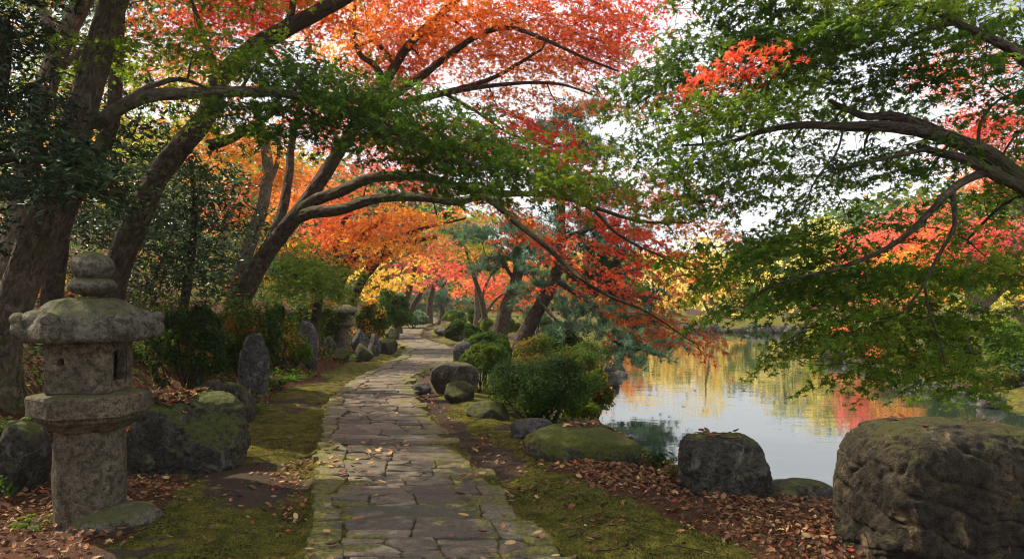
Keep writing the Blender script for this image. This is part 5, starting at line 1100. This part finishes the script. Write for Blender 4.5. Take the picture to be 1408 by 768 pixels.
for k, (px_, D, s_, lab) in enumerate([(375, 12.2, .55, 'green fern beside the dark standing stone'), (395, 12.8, .5, 'green fern between the two standing stones'), (408, 13.4, .4, 'small fern at the foot of the pale standing stone'),
                                      (350, 9.8, .35, 'little fern by the small square mossy stone'), (20, 6.7, .5, 'dark fern left of the near lantern'), (40, 4.75, .22, 'tiny fern among leaves at the bottom left corner'),
                                      (480, 17.3, .35, 'small fern by the mossy stones at the far lantern'), (448, 17.0, .4, 'yellowish fern on the bank left of the far lantern'), (235, 8.4, .5, 'fern on the leafy slope behind the big mossy boulder')]):
    x, y = gpx(px_, 500, D); fern(lab, x, y, s_, 11, FP, 520 + k)
x, y = gpx(905, 630, 6.95)
fern('dark bamboo-grass clump between the moss mound and the mossy boulder', x, y, .42, 26, [(DG1, 3), (DG2, 4), (G3, 3)], 540, 'bamboo_grass', 'plant', .10, 1.15)
x, y = gpx(925, 660, 6.3)
fern('small tuft of grass in front of the bamboo-grass clump', x, y, .26, 18, [(DG2, 4), (OLIVE, 3)], 541, 'grass_tuft', 'plant', .04, 1.2)
x, y = gpx(1085, 668, 7.2)
fern('thin weed sprig standing before the water between two boulders', x, y, .42, 5, [(DG2, 4), (OLIVE, 3)], 542, 'weed', 'plant', .08, 1.3)
for k, (px_, D, s_, lab) in enumerate([(690, 9.6, .35, 'fern under the left side of the big azalea bush'), (785, 9.9, .4, 'bright fern under the right side of the big azalea bush')]):
    x, y = gpx(px_, 560, D); fern(lab, x, y, s_, 12, [(G2, 3), (G4, 3)], 545 + k)
# ================================================================ FALLEN LEAVES
BR = [((.06, .032, .018), 4), ((.14, .063, .031), 5), ((.22, .10, .047), 4), ((.32, .17, .078), 2.2), ((.46, .30, .13), 1.2), ((.36, .06, .03), .6)]
rng = np.random.default_rng(88)
def scatter(n, x0, x1, y0, y1, prob):
    x = rng.uniform(x0, x1, n); y = rng.uniform(y0, y1, n); k = rng.random(n) < prob(x, y); return x[k], y[k]
def P_(x, y): return fbm(np.column_stack([x, y, 0 * x]) * .6 + 9, 4)
def C_(x, y): return smst(.45, .7, fbm(np.column_stack([x, y, 0 * x]) * 1.7 + 40, 3))
def pr(x, y):
    n = P_(x, y); lz = litter_zone(x, y, n); on = np.abs(x - pc(y)) < ph(y); s = sdf_poly(x, y)
    pth = .016 + .05 * C_(x, y)
    off = (.35 + .65 * C_(x, y)) * lz + .03 + .13 * C_(x, y) * smst(.6, .2, np.abs(np.abs(x - pc(y)) - ph(y) - .15))
    return np.where(on, pth, off) * (s > .12)
xs_, ys_ = [], []
for n, x0, x1, y0, y1 in ((15000, -5.5, -1., 3.6, 7.5), (26000, -.4, 3.4, 3.6, 8.2), (5000, -6.5, -1.5, 7.5, 13), (3000, -1.5, 2, 8, 12.5), (3000, -7, -2, 13, 22), (1500, -2.5, 2.5, 12, 22)):
    x, y = scatter(n, x0, x1, y0, y1, pr); xs_.append(x); ys_.append(y)
x = np.concatenate(xs_); y = np.concatenate(ys_); on = np.abs(x - pc(y)) < ph(y)
z = np.where(on, .028, gz(x, y) + .012 + rng.random(len(x)) * .03 * litter_zone(x, y, P_(x, y)))
off = ~on
def leaf_cols(n): return pick(BR, rng.random(n)) * rng.uniform(.7, 1.25, (n, 1))
n = off.sum(); mb = MB()
Q = np.column_stack([x, y, z])[off]; lc = leaf_cols(n); k1 = rng.random(n) < .6
put_leaves(mb, Q[k1], np.array((0, 0, 1.)) + rng.normal(0, .45, (k1.sum(), 3)), rng.uniform(.026, .06, k1.sum()), lc[k1], 'curl', rng)
put_leaves(mb, Q[~k1], np.array((0, 0, 1.)) + rng.normal(0, .4, ((~k1).sum(), 3)), rng.uniform(.022, .040, (~k1).sum()), lc[~k1], 'maple', rng)
tag(mb.build('fallen_leaves', M_DRY), 'brown and rust fallen leaves covering the ground beside the path', 'leaf litter', kind='stuff')
# single leaves lying on the stone path
I = np.where(on)[0]; I = I[np.argsort(y[I])][:170]
protos = []
for k in range(6):
    mb = MB(); put_leaves(mb, np.zeros((1, 3)), np.array([[0, 0, 1.]]), .07, leaf_cols(1), 'curl', rng); protos.append(mb)
for q, i in enumerate(I):
    if q < 6: o = protos[q].build('fallen_leaf', M_DRY); protos[q] = o
    else: o = protos[q % 6].copy(); COL.objects.link(o)
    o.location = (x[i], y[i], .034); o.rotation_euler = (rng.normal(0, .15), rng.normal(0, .15), rng.uniform(0, 6.3)); s_ = rng.uniform(.7, 1.15); o.scale = (s_,) * 3
    tag(o, 'dry brown fallen leaf lying on the stone path', 'leaf', 'fallen leaves on the stone path')
# leaves caught on the boulders
def on_rock(label, n, fx, fy, what, single=False, size=(.05, .08)):
    V, Fc = ROCKS[label]; bv = BVHTree.FromPolygons([tuple(v) for v in V], [tuple(f) for f in Fc]); lo, hi = V.min(0), V.max(0); P = []; N = []
    for _ in range(n * 3):
        xx = lo[0] + (hi[0] - lo[0]) * rng.uniform(*fx); yv = lo[1] + (hi[1] - lo[1]) * rng.uniform(*fy)
        h, nn, _, _ = bv.ray_cast((xx, yv, hi[2] + 1), (0, 0, -1))
        if h is not None and nn.z > .7: P.append(h[:]); N.append(nn[:])
        if len(P) >= n: break
    P = np.array(P) + np.array((0, 0, .01)); N = np.array(N)
    if not single:
        mb = MB(); put_leaves(mb, P, N + rng.normal(0, .3, N.shape), rng.uniform(*size, len(P)), leaf_cols(len(P)), 'curl', rng)
        tag(mb.build('fallen_leaves', M_DRY), what, 'leaf litter', kind='stuff')
    else:
        for k in range(len(P)):
            mb = MB(); put_leaves(mb, P[k:k + 1], N[k:k + 1] + rng.normal(0, .2, (1, 3)), rng.uniform(*size, 1), leaf_cols(1) * 1.4, 'curl', rng)
            tag(mb.build('fallen_leaf', M_DRY, None, P[k]), what, 'leaf', what.replace('fallen leaf', 'leaves'))
on_rock('huge mossy boulder with a leaf-filled top behind the near lantern', 420, (.08, .62), (.12, .7), 'brown leaves piled on top of the big mossy boulder behind the near lantern')
on_rock('broad low mound of rock wrapped in thick green moss', 160, (.35, .95), (.35, .85), 'brown leaves scattered over the moss mound', size=(.045, .07))
on_rock('mossy grey boulder with a leaf-strewn top standing against the water', 14, (.2, .75), (.2, .8), 'rusty fallen leaf lying on the mossy boulder by the water', True)
on_rock('huge brown cracked boulder with a broad flat top at the pond edge', 6, (.2, .8), (.3, .8), 'dry fallen leaf lying on top of the huge brown boulder', True)
print('LEAVES', NLEAF)

# ---- leaves drifting on the pond, fallen twigs, moss pile
rng = np.random.default_rng(91); mb = MB(); k = 0; lf = None
while k < 34:
    px_, row = rng.uniform(830, 1180), 470 + 210 * rng.random() ** 1.3; D = 2.1 * F / (row - HZ); p = at(px_, row, D)
    if sdf_poly(np.array([p[0]]), np.array([p[1]]))[0] > -.15: continue
    if lf is None or k < 5: mb = MB(); put_leaves(mb, np.zeros((1, 3)), np.array([[0, 0, 1.]]), .075, leaf_cols(1) * 1.5, 'curl', rng); o = lf = mb.build('floating_leaf', M_DRY)
    else: o = lf.copy(); COL.objects.link(o)
    o.location = (p[0], p[1], WATER_Z + .004); o.rotation_euler = (0, 0, rng.uniform(0, 6.3)); o.scale = (rng.uniform(.6, 1.2),) * 3
    tag(o, 'small dry leaf floating on the pond surface', 'leaf', 'leaves floating on the pond'); k += 1
for k in range(26):
    sd = rng.random() < .5; yv = rng.uniform(4.4, 9); xx = (pc(yv) - ph(yv) - rng.uniform(.1, 1.4)) if sd else (pc(yv) + ph(yv) + rng.uniform(.1, 1.6))
    L = rng.uniform(.1, .32); a = rng.uniform(0, 6.3); d = np.array((math.cos(a), math.sin(a), 0)) * L
    p0 = np.array((xx, yv, gz1(xx, yv) + .02)); p3 = p0 + d; p3[2] = gz1(p3[0], p3[1]) + .025; m1 = p0 + d * .35 + rng.normal(0, .1, 3) * L * (1, 1, .2); m2 = p0 + d * .7 + rng.normal(0, .1, 3) * L * (1, 1, .2)
    mb = MB(); twigs(mb, p0[None], m1[None], m2[None], p3[None], np.array([.004]), np.array([.002]), mi=0, ns=5, nr=7)
    tag(mb.build('fallen_twig', M_BARK_M, None, p0), 'thin bare twig lying on the moss beside the path', 'twig', 'fallen twigs beside the path')
n = 130000; x = rng.uniform(-3.6, 2.2, n); y = 3.9 + 6.5 * rng.random(n) ** 1.4
iy = np.clip(np.searchsorted(gy, y), 1, len(gy) - 1); ix = np.clip(np.searchsorted(gx, x), 1, len(gx) - 1)
kp = (rng.random(n) < smst(.35, .8, moss[iy, ix]) * (1 - .7 * LIT[iy, ix])) & (np.abs(x - pc(y)) > ph(y) + .02); x, y, ix, iy = x[kp], y[kp], ix[kp], iy[kp]; n = len(x)
fx = (x - gx[ix - 1]) / (gx[ix] - gx[ix - 1]); fy = (y - gy[iy - 1]) / (gy[iy] - gy[iy - 1])
z = (GZ[iy - 1, ix - 1] * (1 - fx) + GZ[iy - 1, ix] * fx) * (1 - fy) + (GZ[iy, ix - 1] * (1 - fx) + GZ[iy, ix] * fx) * fy
u = np.clip((fbm(np.column_stack([x, y, 0 * x]) * 4, 3) - .5) * 2 + .5 + rng.normal(0, .15, n), 0, .999)
col = pick([((.03, .036, .008), 2), ((.075, .082, .014), 4), ((.13, .125, .02), 4), ((.20, .18, .035), 2)], u) * rng.uniform(.7, 1.3, (n, 1))
mb = MB(); put_leaves(mb, np.column_stack([x, y, z + .004]), np.array((0, 0, .6)) + rng.normal(0, .6, (n, 3)), rng.uniform(.008, .02, n), col, 'oval', rng)
tag(mb.build('moss', M_LEAF), 'fuzzy yellow-green moss growing on the ground along the path', 'moss', kind='stuff')
# ================================================================ HAZE
m = bpy.data.materials.new('haze'); m.use_nodes = True; t = m.node_tree
for n in list(t.nodes): t.nodes.remove(n)
out = nd(t, 'ShaderNodeOutputMaterial'); pv = nd(t, 'ShaderNodeVolumePrincipled')
pv.inputs['Color'].default_value = (.95, .93, .88, 1); pv.inputs['Density'].default_value = .0006; pv.inputs['Anisotropy'].default_value = .35
t.links.new(pv.outputs[0], out.inputs['Volume'])
v = np.array([(x, y, z) for z in (-4., 26.) for x, y in ((-135, -35), (135, -35), (135, 150), (-135, 150))])
mb = MB(); mb.add(v, np.array([(3, 2, 1, 0), (4, 5, 6, 7), (0, 1, 5, 4), (1, 2, 6, 5), (2, 3, 7, 6), (3, 0, 4, 7)]), smooth=False)
tag(mb.build('haze', m), kind='stuff')
